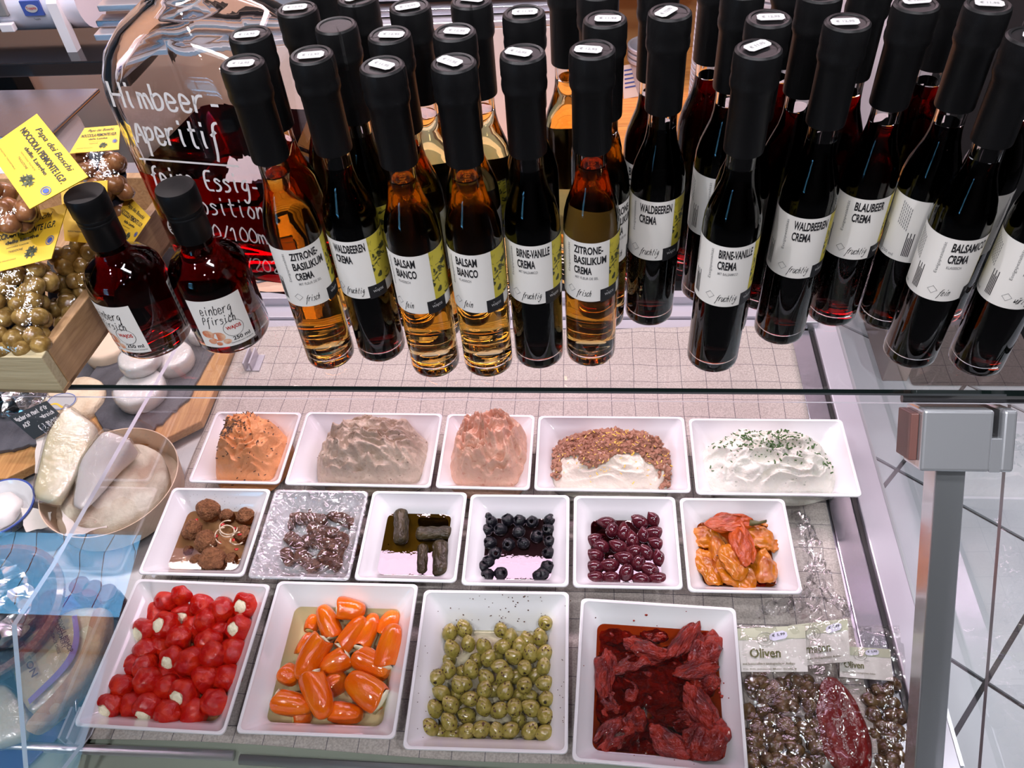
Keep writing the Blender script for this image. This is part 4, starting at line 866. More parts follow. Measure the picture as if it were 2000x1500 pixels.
def scatter(k, name, label, mt, n, fn, size, shape='chip', cat='herbs', seed=1, lift=.0006, parent=None):
    o, v, (na, nr) = mo[k]; rng = random.Random(seed); b = B(); c = 0; tries = 0
    while c < n and tries < n * 60:
        tries += 1; i = rng.randrange(len(v) - na * 4); x, y, z = v[i]
        if not fn(x, y, rng): continue
        c += 1; s = size * rng.uniform(.6, 1.4); a = rng.uniform(0, 6.28); d = Vector((math.cos(a), math.sin(a), rng.uniform(-.3, .4))).normalized(); p = Vector((x, y, z + lift))
        if shape == 'chip': 
            w_ = Vector((-d.y, d.x, 0)) * s * .3; b.prism([p - d * s - w_, p + d * s - w_, p + d * s + w_, p - d * s + w_], (0, 0, s * .3))
        elif shape == 'rod': b.tube([p - d * s, p + d * s], s * .42, 5)
        else:
            vv, ff = ICO[1]; rot = Quaternion((rng.random(), rng.random(), rng.random()), rng.uniform(0, 6)).to_matrix(); sd = rng.uniform(0, 99)
            b.add([p + rot @ (Vector((q.x * s * 1.3, q.y * s * .8, q.z * s * .6)) * (1 + .6 * nz(q, 1.5, sd))) for q in vv], ff)
    return obj(name, b.me(name, mt), None, o.location, o.rotation_euler, label=label, cat=cat, kind='stuff')
g = lambda x, y, cx, cy_, s: math.exp(-((x - cx) ** 2 + (y - cy_) ** 2) / (2 * s * s))
scatter('1a', 'dried_herbs', 'dark dried herbs sprinkled on the orange cream', M['greychive'], 230, lambda x, y, r: r.random() < max(g(x, y, -.022, .000, .012), g(x, y, -.008, .030, .012) * .9, .12), .0019, seed=2, lift=.001)
scatter('1b', 'mushroom_bits', 'brown mushroom bits in the beige cream', M['greychive'], 60, lambda x, y, r: True, .0011, seed=3, lift=0)
scatter('1e', 'chopped_chives', 'chopped green chives on the white herb cream', M['chive'], 330, lambda x, y, r: r.random() < max(g(x, y, -.035, .022, .022), g(x, y, .018, .022, .022), g(x, y, .075, -.002, .014), .10) and y > -.025, .0021, 'rod', seed=4)
scatter('1e', 'herb_flecks', 'small dark herb flecks mixed into the white cream', M['greyink'], 120, lambda x, y, r: True, .0008, 'chip', seed=5, lift=0)
scatter('1d', 'flaked_tuna', 'pinkish brown flaked tuna heaped over the cream', M['tuna'], 1300, lambda x, y, r: y > -.018 + .012 * math.sin(x * 60) or (x < -.075 and y > -.04 and r.random() < .7) or (x > .07 and y > -.05), .0042, 'lump', cat='tuna', seed=6, lift=.003)
scatter('1d', 'lemon_zest', 'yellow lemon zest strands over the flaked tuna', M['zest'], 170, lambda x, y, r: True, .0018, 'chip', cat='zest', seed=7, lift=.0075)

# ------------------------------------------------------------------ food placed piece by piece
def ordinal_labels(items, fmt, rowgap, front=True):
    """label each item by row from the back and place from the left (pixel centres)"""
    idx = sorted(range(len(items)), key=lambda i: items[i][1]); rows = []; cur = [idx[0]]
    for i in idx[1:]:
        if items[i][1] - items[cur[0]][1] > rowgap: rows.append(cur); cur = []
        cur.append(i)
    rows.append(cur); O = ['first', 'second', 'third', 'fourth', 'fifth', 'sixth', 'seventh', 'eighth', 'ninth', 'tenth', 'eleventh', 'twelfth', 'thirteenth', 'fourteenth']
    out = [None] * len(items)
    for r, row in enumerate(rows):
        for k, i in enumerate(sorted(row, key=lambda i: items[i][0])): out[i] = fmt.format(row=O[r], k=O[k])
    return out
def cr2(lst, ox, oy): return [(ox + .3 * a[0], oy + .3 * a[1], *a[2:]) for a in lst]
rnd = random.Random(42)
# red cherry peppers
def wr(name, prof, m, n, wav, k, seed, zfade=None, nzamp=.05):
    v = []; f = []; L = len(prof)
    for j, (r, z) in enumerate(prof):
        for i in range(n):
            a = 2 * math.pi * i / n; s = 1 + wav * math.cos(k * a + 1.3 * math.sin(a + seed) + z * 2) * (r > .3) + nzamp * nz((math.cos(a), math.sin(a), z), 1.6, seed); v.append((r * s * math.cos(a), r * s * math.sin(a), z * (1 + .06 * math.sin(2 * a + seed))))
    for j in range(L - 1): f += [(j * n + i, j * n + (i + 1) % n, (j + 1) * n + (i + 1) % n, (j + 1) * n + i) for i in range(n)]
    f.append(tuple(range(n - 1, -1, -1))); return mesh(name, v, f, m)
cp = [(.02, -.98), (.20, -.95), (.45, -.85), (.70, -.66), (.90, -.35), (1.0, 0), (.97, .30), (.90, .52), (.76, .72), (.62, .80), (.52, .78), (.47, .70), (.45, .55), (.40, .45)]
PEP = [(wr('pepper_skin', cp, M['skin_red'], 32, .06, 4 + s % 2, s, nzamp=.13), blob('filling', M['cheese'], .46, .46, .24, .3, 2.5, s, 3)) for s in range(4)]
reds = cr2([(1195, 365, 0, 0, 0, 1), (1085, 410, 0, 0, 0, .6), (1320, 440, 0, .3, .6, .6), (1450, 475, 0, 0, 0, .9), (1605, 440, 1, -.35, -.1, .8), (1195, 500, 1, .1, .15, -.2), (1345, 545, 0, 0, 0, .8), (1560, 590, 1, -.45, -.2, .8), (1020, 505, 0, 0, 0, -.3),
    (950, 610, 1, -.55, .1, .4), (1085, 575, 1, -.55, -.35, .8), (1265, 590, 0, 0, 0, 0), (1425, 612, 0, 0, 0, -.2), (1165, 660, 0, 0, 0, .7), (955, 740, 0, 0, 0, .1), (1045, 712, 0, 0, 0, -.4), (1355, 680, 0, 0, 0, .8), (1390, 770, 0, 0, 0, 1.1), (1515, 745, 0, 0, 0, .5),
    (1125, 790, 1, -.25, .1, .9), (1235, 810, 0, 0, 0, 1.1), (880, 840, 0, 0, 0, -.2), (945, 850, 0, 0, 0, .5), (960, 940, 0, 0, 0, .9), (1330, 925, 0, 0, 0, .8), (1485, 920, 0, 0, 0, .4), (790, 975, 0, 0, 0, .3), (1085, 900, 0, 0, 0, -.3), (1100, 985, 0, 0, 0, .4),
    (1200, 885, 0, 0, 0, -.3), (1200, 1015, 1, -.35, .1, .9), (1390, 1075, 0, 0, 0, .9), (710, 1105, 1, -.1, .1, .3), (870, 1090, 0, 0, 0, .2), (965, 1100, 1, -.15, .6, .6), (1095, 1140, 0, 0, 0, .8), (1270, 1140, 0, 0, 0, .2)], 0, 1050)
lb = ordinal_labels(reds, 'red stuffed cherry pepper, {k} from left in the {row} row from the back', 22)
for i, (px, py, op, dx, dy, lv) in enumerate(reds):
    z = .027 + lv * .014; p = P(px, py, z); d = (VB + VR * dx * 1.1 - VU * dy * 1.1).normalized() if op else (-VB + VR * rnd.uniform(-.8, .8) - VU * rnd.uniform(0, .8)).normalized()
    q = d.to_track_quat('Z', 'Y') @ Quaternion((0, 0, 1), rnd.uniform(0, 6)); sk, fi = PEP[i % 4]; s = .0184 * rnd.uniform(.93, 1.07)
    e = obj('stuffed_pepper', None, None, p, label=lb[i] + (', cream showing' if op else ''), cat='pepper', group='red stuffed peppers in the front left dish'); e.rotation_mode = 'QUATERNION'; e.rotation_quaternion = q; e.scale = (s, s, s * .97)
    obj('pepper_skin', sk, e)
    if op: o = obj('cream_filling', fi, e, (0, 0, .68)); o.scale = (1.1, 1.1, 1)

def stick(name, me_, pa, pb, wd, ht=None, roll=0, parts=(), **kw):
    q, L = spanrot(pa, pb, roll); e = obj(name, me_, None, pa, **kw); e.rotation_mode = 'QUATERNION'; e.rotation_quaternion = q; e.scale = (wd, ht or wd, L)
    for nm, me2 in parts: obj(nm, me2, e)
    return e
# orange stuffed peppers: unit z 0 (tip) .. 1 (open end)
op_ = [(.02, 0), (.14, .01), (.26, .05), (.36, .14), (.43, .28), (.48, .45), (.50, .65), (.50, .82), (.48, .93), (.46, .985), (.42, .995), (.38, .96), (.34, .9)]
OR = [(wr('skin', op_, M['skin_orange'], 24, .035, 3 + s % 3, s + 3, nzamp=.10), blob('fill', M['cheese'], .40, .40, .05, .5, 2.5, s, 2)) for s in range(4)]
for _, fi in OR:
    for vtx in fi.vertices: vtx.co.z += .985
oranges = [((760, 440), (840, 650), 150, .046, .030, 0), ((1045, 480), (868, 455), 145, .045, .048, 0), ((1040, 515), (890, 720), 125, .044, .036, .0), ((715, 500), (690, 610), 95, .030, .026, 1), ((1110, 495), (1005, 725), 125, .036, .032, 0),
    ((1245, 480), (1165, 640), 135, .030, .026, 1), ((1240, 560), (1165, 845), 150, .046, .036, 0), ((700, 620), (630, 770), 115, .028, .022, 1), ((610, 930), (765, 660), 165, .040, .044, 0), ((750, 870), (935, 770), 140, .030, .034, 0), ((1195, 905), (990, 765), 150, .026, .036, 0),
    ((610, 930), (510, 870), 130, .028, .030, 0), ((700, 1110), (465, 1060), 160, .030, .034, 0), ((790, 1170), (690, 905), 175, .040, .044, 0), ((930, 910), (790, 985), 140, .022, .022, 1), ((930, 905), (1150, 1075), 200, .044, .036, 0), ((700, 1140), (580, 1170), 130, .020, .020, 1), ((1030, 1160), (830, 1130), 140, .026, .026, 0)]
cent = [(400 + .15 * (a[0] + b_[0]), 1050 + .15 * (a[1] + b_[1])) for a, b_, *_ in oranges]
lb = ordinal_labels(cent, 'orange stuffed pepper in golden oil, {k} from left in the {row} row', 26)
for i, (a, b_, wd, za, zb, hid) in enumerate(oranges):
    pa, pb = P(400 + .3 * a[0], 1050 + .3 * a[1], za), P(400 + .3 * b_[0], 1050 + .3 * b_[1], zb); w_ = wd * .3 * .98 / F * (1.0)
    sk, fi = OR[i % 4]; stick('stuffed_pepper', None, pa, pb, w_ * 1.22, w_ * 1.08, rnd.uniform(0, 6), (('pepper_skin', sk), ('cream_filling', fi)), label=lb[i], cat='pepper', group='orange stuffed peppers in oil')
# crumbs of cream
# green olives with hole
ov = [(.01, -1.28), (.16, -1.25), (.40, -1.10), (.66, -.85), (.86, -.50), (.97, -.1), (.97, .25), (.86, .62), (.66, .92), (.42, 1.12), (.26, 1.19), (.21, 1.16), (.19, 1.0), (.17, .8)]
def flecks(seed, n=34):
    b = B(); r_ = random.Random(seed)
    for _ in range(n):
        a = r_.uniform(0, 6.28); t = r_.uniform(-1, 1); z = 1.18 * t; r = .985 * math.sqrt(max(0, 1 - t * t)) + .02; p = Vector((r * math.cos(a), r * math.sin(a), z)); nn = Vector((p.x, p.y, p.z * .7)).normalized(); u = nn.orthogonal().normalized(); w_ = nn.cross(u); s = r_.uniform(.05, .15)
        v = [p + (u * math.cos(q * 1.257) * s * r_.uniform(.5, 1.4) + w_ * math.sin(q * 1.257) * s * r_.uniform(.5, 1.3)) + nn * .02 for q in range(5)]; b.add(v, [(0, 1, 2, 3, 4)])
    return b.me('herb_flecks', M['herb'])
OV = [(wr('olive_skin', ov, M['olive'], 22, .012, 3, s, nzamp=.05), rev('hole', [(0, 1.0), (.2, 1.0), (.2, 1.10)], M['pit'], 10, closed=False), flecks(s)) for s in range(4)]
gl = cr2([(25, 595, 0), (50, 690, 0), (150, 710, 0), (260, 600, 2), (320, 650, 0), (275, 710, 0), (515, 650, 0), (550, 555, 1), (180, 785, 0), (430, 670, 0), (385, 710, 0), (345, 775, 0), (455, 755, 0), (545, 760, 0), (255, 840, 0), (540, 840, 0), (415, 845, 1), (165, 915, 0), (290, 900, 0), (65, 860, 0), (95, 810, 3),
    (360, 905, 3), (480, 900, 3), (20, 950, 0), (155, 990, 0), (290, 1000, 0), (415, 960, 1), (550, 950, 0), (60, 1050, 0), (150, 1100, 0), (375, 1035, 3), (460, 1110, 0), (560, 1050, 1), (455, 1040, 3), (250, 1125, 0), (350, 1105, 1), (40, 1160, 3), (550, 1160, 1), (130, 1250, 0), (320, 1255, 0), (235, 1260, 0), (450, 1260, 0), (553, 1275, 0), (40, 1265, 0), (375, 1190, 3), (220, 985, 3), (225, 765, 3)], 900, 1050) + \
    cr2([(1595, 620, 0), (1680, 590, 0), (1610, 725, 0), (1590, 800, 3), (1585, 860, 0), (1515, 910, 1), (1655, 960, 0), (1540, 1010, 0), (1600, 1090, 0), (1640, 1040, 3), (1495, 1115, 0), (1465, 1240, 0), (1590, 1200, 0), (1530, 1275, 3), (1615, 1290, 3), (1690, 880, 3), (1700, 1270, 3)], 400, 1050)
lb = ordinal_labels(gl, 'speckled green olive, {k} from left in the {row} row from the back', 20)
ANG = {0: None}
for i, (px, py, kd) in enumerate(gl):
    z = {0: .032, 1: .034, 2: .036, 3: .018}[kd]; p = P(px, py, z)
    if kd in (1, 2): d = (VB * 1.2 + VR * rnd.uniform(-.4, .4) - VU * rnd.uniform(0, .7)).normalized()
    else:
        a = rnd.uniform(-.7, .7) + (math.pi / 2 if rnd.random() < .68 else 0); d = (VR * math.cos(a) - VU * math.sin(a) + VB * rnd.uniform(-.35, .15)).normalized()
    sk, ho, fk = OV[i % 4]; s = .0101 * rnd.uniform(.94, 1.08); e = obj('green_olive', None, None, p, label=lb[i], cat='olive', group='green herb olives'); e.rotation_mode = 'QUATERNION'; e.rotation_quaternion = d.to_track_quat('Z', 'Y') @ Quaternion((0, 0, 1), rnd.uniform(0, 6)); e.scale = (s, s, s * .95)
    obj('olive_skin', sk, e); obj('pit_hole', ho, e); o = obj('herb_flecks', fk, e); o['kind'] = 'stuff'
# black olives
bo = [(.30, 1.0), (.55, .98), (.82, .72), (.98, .3), (1, -.1), (.88, -.6), (.6, -.95), (.35, -1.05), (.26, -1.0), (.24, -.6), (.24, .6), (.27, .93)]
def ringy(name, prof, m, n, amp, seed):
    v = []; f = []; L = len(prof)
    for (r, z) in prof:
        for i in range(n):
            a = 2 * math.pi * i / n; s = 1 + amp * nz((math.cos(a), math.sin(a), z), 2.2, seed); v.append((r * s * math.cos(a), r * s * math.sin(a), z * s))
    for j in range(L): f += [(j * n + i, ((j + 1) % L) * n + i, ((j + 1) % L) * n + (i + 1) % n, j * n + (i + 1) % n) for i in range(n)]
    return mesh(name, v, f, m)
BO = [ringy('black_olive', bo, M['blackolive'], 20, .13, s) for s in range(3)]
bl = cr2([(510, 762), (535, 802), (640, 790), (718, 795), (800, 800), (915, 790), (502, 855), (593, 850), (710, 868), (828, 897), (905, 850), (525, 937), (645, 947), (742, 942), (912, 930), (558, 1003), (908, 1005), (515, 1062), (475, 1098), (508, 1147), (592, 1137), (895, 1097), (840, 1152), (868, 1138)], 800, 780)
lb = ordinal_labels(bl, 'pitted black olive in brine, {k} from left in the {row} row from the back', 17)
for i, (px, py) in enumerate(bl):
    d = (Vector((0, 0, 1)) + Vector((rnd.uniform(-.9, .9), rnd.uniform(-.9, .9), 0))).normalized(); e = obj('black_olive', BO[i % 3], None, P(px, py, .032), label=lb[i], cat='olive', group='black olives'); e.rotation_mode = 'QUATERNION'; e.rotation_quaternion = d.to_track_quat('Z', 'Y'); s = .0093 * rnd.uniform(.95, 1.08); e.scale = (s, s, s)
# kalamata
kv = [(.01, -1.5), (.12, -1.42), (.35, -1.22), (.66, -.85), (.90, -.4), (1, .1), (.93, .55), (.72, .98), (.42, 1.25), (.15, 1.36), (.08, 1.30)]
KA = [wr('kalamata', kv, M['kalamata'], 22, .015, 2, s, nzamp=.05) for s in range(3)]
kl = cr2([(1285, 805, 10), (1500, 800, 40), (1590, 785, 60), (1318, 860, -85), (1395, 870, 90), (1525, 890, 80), (1600, 870, 10), (1450, 915, 80), (1610, 940, 30), (1195, 920, -20), (1262, 905, 20), (1245, 955, 25), (1362, 960, 30), (1465, 990, 0), (1545, 1003, 60), (1627, 1040, 75), (1200, 1018, 10), (1310, 1045, 0),
    (1402, 1035, 15), (1485, 1075, -70), (1195, 1095, -10), (1302, 1082, 5), (1565, 1110, 30), (1408, 1138, -75), (1205, 1165, 0), (1312, 1163, 10), (1508, 1172, 10), (1625, 1172, 10), (1180, 865, 60), (1200, 820, 0)], 800, 780)
lb = ordinal_labels(kl, 'purple kalamata olive, {k} from left in the {row} row from the back', 15)
for i, (px, py, an) in enumerate(kl):
    a = R(an); d = (VR * math.cos(a) - VU * math.sin(a) + VB * rnd.uniform(-.2, .3)).normalized(); hid = i in (17, 10) or i >= 28
    e = obj('kalamata_olive', KA[i % 3], None, P(px, py, .024 if hid else .034), label=lb[i], cat='olive', group='purple kalamata olives'); e.rotation_mode = 'QUATERNION'; e.rotation_quaternion = d.to_track_quat('Z', 'Y'); s = .0100 * rnd.uniform(.94, 1.06); e.scale = (s, s, s)
# meatballs
MBm = [blob('meatball', M['meat'], 1, 1, .88, .20, 1.3, s, 4, .10, 5) for s in range(4)]
ml = cr2([(360, 722, 78), (605, 762, 66), (480, 762, 52), (250, 850, 68), (340, 930, 76), (580, 880, 60), (385, 1045, 82), (505, 1045, 46), (225, 985, 32), (285, 1050, 46)], 300, 780)
nm = ['dry topped back left', 'back right', 'half sunk middle back', 'far left herb covered', 'central', 'right under the onion', 'largest front', 'small front right', 'tiny front left', 'sunk one behind the front']
for i, (px, py, r) in enumerate(ml):
    s = r * .3 * .98 / F * 1.3; o = obj('meatball', MBm[i % 4], None, P(px, py, .030 + (.006 if i in (0, 6, 4, 3) else -.002)), (rnd.uniform(0, 6), rnd.uniform(0, 6), 0), label=f'brown meatball in brine, {nm[i]} one', cat='meatball', group='meatballs in brine'); o.scale = (s, s, s)
for i, (cx, cy_, rr, sw) in enumerate(((487, 835, 58, 5.0), (478, 858, 48, 5.6), (470, 890, 70, 2.6), (570, 920, 70, 1.6), (330, 950, 55, 1.2), (350, 975, 40, 1.6), (600, 950, 60, 1.3), (540, 905, 50, 2))):
    b = B(); pts = []
    for q in range(16):
        a = q / 15 * sw + i; x, y = 300 + .3 * (cx + rr * math.cos(a)), 780 + .3 * (cy_ + rr * .8 * math.sin(a)); pts.append(P(x, y, .042 + .003 * math.sin(q)) - P(300 + .3 * cx, 780 + .3 * cy_, .042))
    b.tube(pts, .0011, 6); obj('onion_slice', b.me('onion', M['onion'], True), None, P(300 + .3 * cx, 780 + .3 * cy_, .042), label='pale onion slice, ' + ['outer ring', 'inner ring', 'loose arc below the rings', 'long strip at the right', 'strip on the central meatball', 'short strip at the front', 'straight strip at the far right', 'curl between rings and strips'][i] + ' among the meatballs', cat='onion', group='onion slices')
for i, (cx, cy_) in enumerate(((278, 785), (380, 912), (525, 840), (450, 815), (540, 975), (560, 880), (430, 935), (330, 860), (520, 915), (410, 890))):
    o = obj('pepper_piece', blob('redbit', M['redbit'], .0034, .0024, .0014, .4, 2, i, 2), None, P(300 + .3 * cx, 780 + .3 * cy_, .040), (rnd.uniform(-.5, .5), .3, rnd.uniform(0, 3)), label='small red pepper piece, ' + ['beside the back left meatball', 'on the central meatball', 'inside the onion rings', 'behind the onion rings', 'at the front right', 'on the right meatball', 'below the onion', 'by the herb covered meatball', 'right of the onion rings', 'left of the onion rings'][i], cat='pepper', group='red pepper pieces')
# stuffed vine leaves
dv_ = [(.05, 0), (.30, .01), (.43, .05), (.49, .15), (.5, .5), (.49, .85), (.43, .95), (.30, .99), (.05, 1)]
def roll(seed):
    v = []; f = []; n = 28; L = 26
    for j in range(L):
        t = j / (L - 1); r = .5 * min(1, (1 - abs(2 * t - 1) ** 6) ** .5 + .12)
        for i in range(n):
            a = 2 * math.pi * i / n; s = 1 + .10 * nz((math.cos(a), math.sin(a), t * 3), 2.2, seed) + .07 * ((a + t * 2.5) % 6.283) / 6.283 + .03 * math.sin(t * 20 + a * 2); v.append((r * s * math.cos(a), r * s * math.sin(a), t))
    for j in range(L - 1): f += [(j * n + i, j * n + (i + 1) % n, (j + 1) * n + (i + 1) % n, (j + 1) * n + i) for i in range(n)]
    f += [tuple(range(n - 1, -1, -1)), tuple((L - 1) * n + i for i in range(n))]; return mesh('dolma', v, f, M['leaf'])
DO = [roll(s) for s in range(3)]
for i, (a, b_, wd, z, nm) in enumerate((((1612, 720), (1612, 945), 120, .034, 'standing upright at the back left'), ((1705, 880), (1950, 872), 120, .033, 'lying crosswise at the right'), ((1752, 945), (1750, 1140), 85, .034, 'slim one at the front'), ((1868, 925), (1868, 1150), 125, .036, 'thick one at the front right corner'),
    ((1945, 940), (1915, 1140), 60, .030, 'thin one along the right wall'), ((1720, 790), (1950, 800), 110, .020, 'sunk one at the back right'), ((1510, 800), (1490, 980), 110, .018, 'sunk one along the left wall'))):
    stick('stuffed_vine_leaf', DO[i % 3], P(300 + .3 * a[0], 780 + .3 * a[1], z), P(300 + .3 * b_[0], 780 + .3 * b_[1], z), wd * .3 * .98 / F, None, i, label='dark stuffed vine leaf, ' + nm, cat='vine leaf', group='stuffed vine leaves')
# brown pieces under film
SA = [roll(s + 5) for s in range(3)]
for m_ in SA: m_.materials[0] = M['sausage']
k = 0
for (x0, y0, x1, y1, wd) in ((560, 1010, 640, 1018, 34), (600, 1030, 662, 1046, 32), (640, 1000, 700, 1030, 30), (560, 1045, 600, 1075, 32), (610, 1056, 668, 1072, 34), (660, 1045, 700, 1080, 30), (555, 1075, 570, 1100, 30), (580, 1080, 620, 1112, 34), (625, 1084, 668, 1108, 34), (600, 998, 650, 990, 28), (655, 1090, 690, 1060, 28), (590, 1060, 640, 1040, 30), (545, 1040, 575, 1020, 26)):
    stick('brown_roll', SA[k % 3], P(x0, y0, .026 + .006 * (k % 2)), P(x1, y1, .028 + .004 * (k % 3)), wd * .98 / F, None, k, label='brown roll under the cling film, ' + ['back left', 'back centre', 'back right', 'left middle', 'centre', 'right middle', 'front left corner', 'front centre left', 'front centre right', 'rearmost', 'front right', 'central upper', 'far left'][k] + ' one', cat='snack', group='brown rolls under film'); k += 1
e, c, hw, hd, yaw = D['2b']; v = []; f = []; N = 60
for j in range(N + 1):
    for i in range(N + 1):
        u, w_ = i / N * 2 - 1, j / N * 2 - 1; r = max(abs(u), abs(w_)); x, y = u * (hw + .001), w_ * (hd + .001)
        z = .0565 - .012 * (1 - r ** 2) + (1 - r ** 8) * (.0022 * math.sin((u * 1.2 + w_ * .75) * 26 + 3 * noise.noise(Vector((u * 2, w_ * 2, 0)))) * (.4 + noise.noise(Vector((u * 1.5, w_ * 1.5, 7)))) + .004 * noise.noise(Vector((u * 7, w_ * 7, 3))))
        if r > .97: z = .0545 - (.004 if r > .99 else 0)
        if r > .985: x *= 1.008; y *= 1.008
        v.append((x, y, z))
for j in range(N):
    for i in range(N): q = j * (N + 1) + i; f.append((q, q + 1, q + N + 2, q + N + 1))
o = obj('cling_film', mesh('film', v, f, M['stretch']), None, (c.x, c.y, .006), (0, 0, yaw), label='wrinkled cling film stretched over the second dish of the middle row', cat='film')
# flat wrinkled pieces
def flap(seed, m, wav=.25, curl=.25, sub=4):
    def fn(q, p): 
        s = 1 + .28 * nz((p.x * .8, p.y, p.z), 1.4, seed); x = q.x * (1 - .25 * max(0, q.y) ** 2) * s; y = q.y; z = q.z + wav * nz((q.x * 2, q.y * 2, 0), 1.3, seed + 1) + curl * (q.x * q.x) * (1 if seed % 2 else -.4) + .07 * nz((q.x * 6, q.y * 6, q.z), 1.2, seed)
        return Vector((x * .5, y * .5, z))
    return blob('piece', m, 1, 1, .28, .12, 1.5, seed, sub, .06, 6, fn)
TO = [flap(s, M['tomato'], .30, .25) for s in range(5)]
def lay(name, me_, px, py, ln, wd, an, z, tilt=0, flip=0, **kw):
    a = R(an); c_ = P(px, py, z); hx = P(px + math.cos(a) * ln / 2, py + math.sin(a) * ln / 2, z) - P(px - math.cos(a) * ln / 2, py - math.sin(a) * ln / 2, z); L = hx.length; d = hx.normalized(); up_ = Vector((0, 0, 1)); s = up_.cross(d).normalized(); u2 = d.cross(s)
    mt = Matrix((d * L * .5 * 0 + s, d, u2)).transposed(); W_ = wd * .98 / F * 1.15
    mt = Matrix.Rotation(R(tilt), 3, d) @ Matrix((s, d, u2 * 1)).transposed(); q = mt.to_quaternion(); o = obj(name, me_, None, c_, **kw); o.rotation_mode = 'QUATERNION'; o.rotation_quaternion = q; o.scale = (W_, L, W_ * .75); return o
tl = [(1000, 630, 250, 130, 0, 0), (1210, 720, 300, 120, 20, 2), (1260, 640, 170, 80, 5, 1), (1450, 665, 290, 95, -50, 3), (1565, 730, 280, 170, -58, 2), (1100, 820, 310, 130, -18, 1), (935, 880, 290, 115, 95, 2), (1530, 865, 280, 90, -12, 3), (1590, 945, 180, 130, -20, 2), (1210, 930, 310, 140, 20, 0),
      (1040, 1050, 270, 170, 70, 0), (1270, 1040, 280, 130, 5, 0), (1350, 860, 220, 120, 40, 0), (1560, 1100, 340, 130, 58, 3), (945, 1110, 230, 110, 60, 1), (1010, 1290, 330, 130, -38, 1), (1140, 1190, 150, 110, -60, 2), (1350, 1140, 280, 110, 12, 0), (1360, 1330, 320, 130, 38, 2), (1600, 1310, 300, 175, -52, 3), (1665, 1360, 240, 90, 95, 1),
      (1190, 1350, 280, 120, 10, 0), (1450, 1200, 240, 90, 15, 1), (950, 1010, 200, 120, 30, -1), (1430, 980, 230, 130, 70, -1), (1430, 1080, 260, 150, 20, -1), (1190, 1240, 300, 150, -15, -1), (1000, 760, 300, 150, 40, -1), (1400, 780, 260, 150, -30, -1), (1100, 1400, 300, 90, 5, -1), (950, 1200, 180, 110, 90, -1), (1500, 1250, 200, 120, 60, -1)]
tp = cr2([(a[0], a[1]) for a in tl], 900, 1050); lb = ordinal_labels(tp, 'dark red dried tomato, {k} from left in the {row} row from the back', 26)
for i, (cx, cy_, ln, wd, an, lv) in enumerate(tl):
    lay('dried_tomato', TO[i % 5], 900 + .3 * cx, 1050 + .3 * cy_, ln * .33, wd * .40, an, .025 + lv * .0062, rnd.uniform(-25, 25), label=lb[i], cat='dried tomato', group='dried tomatoes in oil')
# grilled peppers
GR = [flap(s + 20, M['grill'], .2, .3) for s in range(3)]; GR2 = [flap(s + 30, M['grill2'], .25, .3) for s in range(2)]
def stripes(seed):
    b = B()
    for q in range(3):
        y0 = -.30 + q * .26 + .03 * math.sin(seed + q); pts = []
        for t in range(9): x = -.36 + t * .09; pts.append((x, y0 + x * .35, .40 - x * x * .9))
        b.tube(pts, .014, 5)
    return b.me('char', M['char'])
gr = [(1424, 1022, 88, 34, -2, .058, 1, 'orange one with green stem across the back'), (1450, 1060, 80, 36, 78, .060, 1, 'dark orange shrivelled one standing over the middle'), (1480, 1052, 62, 42, 20, .046, 0, 'yellow one at the back right'), (1507, 1066, 30, 28, 30, .042, 0, 'small tip at the far right'), (1493, 1106, 60, 44, 80, .046, 0, 'striped one at the right front'),
      (1430, 1098, 68, 42, 62, .052, 0, 'smooth glossy fold in the middle'), (1438, 1124, 84, 50, 40, .040, 0, 'long one reaching to the front'), (1400, 1065, 66, 36, 70, .040, 0, 'striped one at the left'), (1372, 1052, 50, 40, 20, .036, 0, 'at the back left wall'), (1386, 1110, 74, 44, 62, .038, 0, 'at the front left with char lines'), (1470, 1135, 50, 30, 10, .028, 1, 'sunk brown piece at the front'), (1375, 1085, 40, 30, 90, .028, 1, 'sunk piece at the left'), (1500, 1020, 30, 20, 0, .034, 0, 'sliver by the back right corner')]
for i, (px, py, ln, wd, an, z, kd, nm) in enumerate(gr):
    o = lay('grilled_pepper', (GR2[i % 2] if kd else GR[i % 3]), px, py, ln * 1.1, wd * 1.2, an, z, rnd.uniform(-15, 15), label='grilled pepper, ' + nm, cat='pepper', group='grilled peppers')
    if kd == 0 and wd > 30: obj('char_stripes', stripes(i), o)
b = B(); p = P(1464, 1022, .060); b.tube([Vector((0, 0, 0)), Vector((.012, -.001, .002)), Vector((.022, .001, .004))], [.005, .0022, .0018], 8)
o = obj('stem', b.me('stem', M['stem'], True)); pp = [x for x in bpy.data.objects if x.name == 'grilled_pepper'][0]; o.parent = pp; bpy.context.view_layer.update(); o.matrix_world = Matrix.Translation(p)

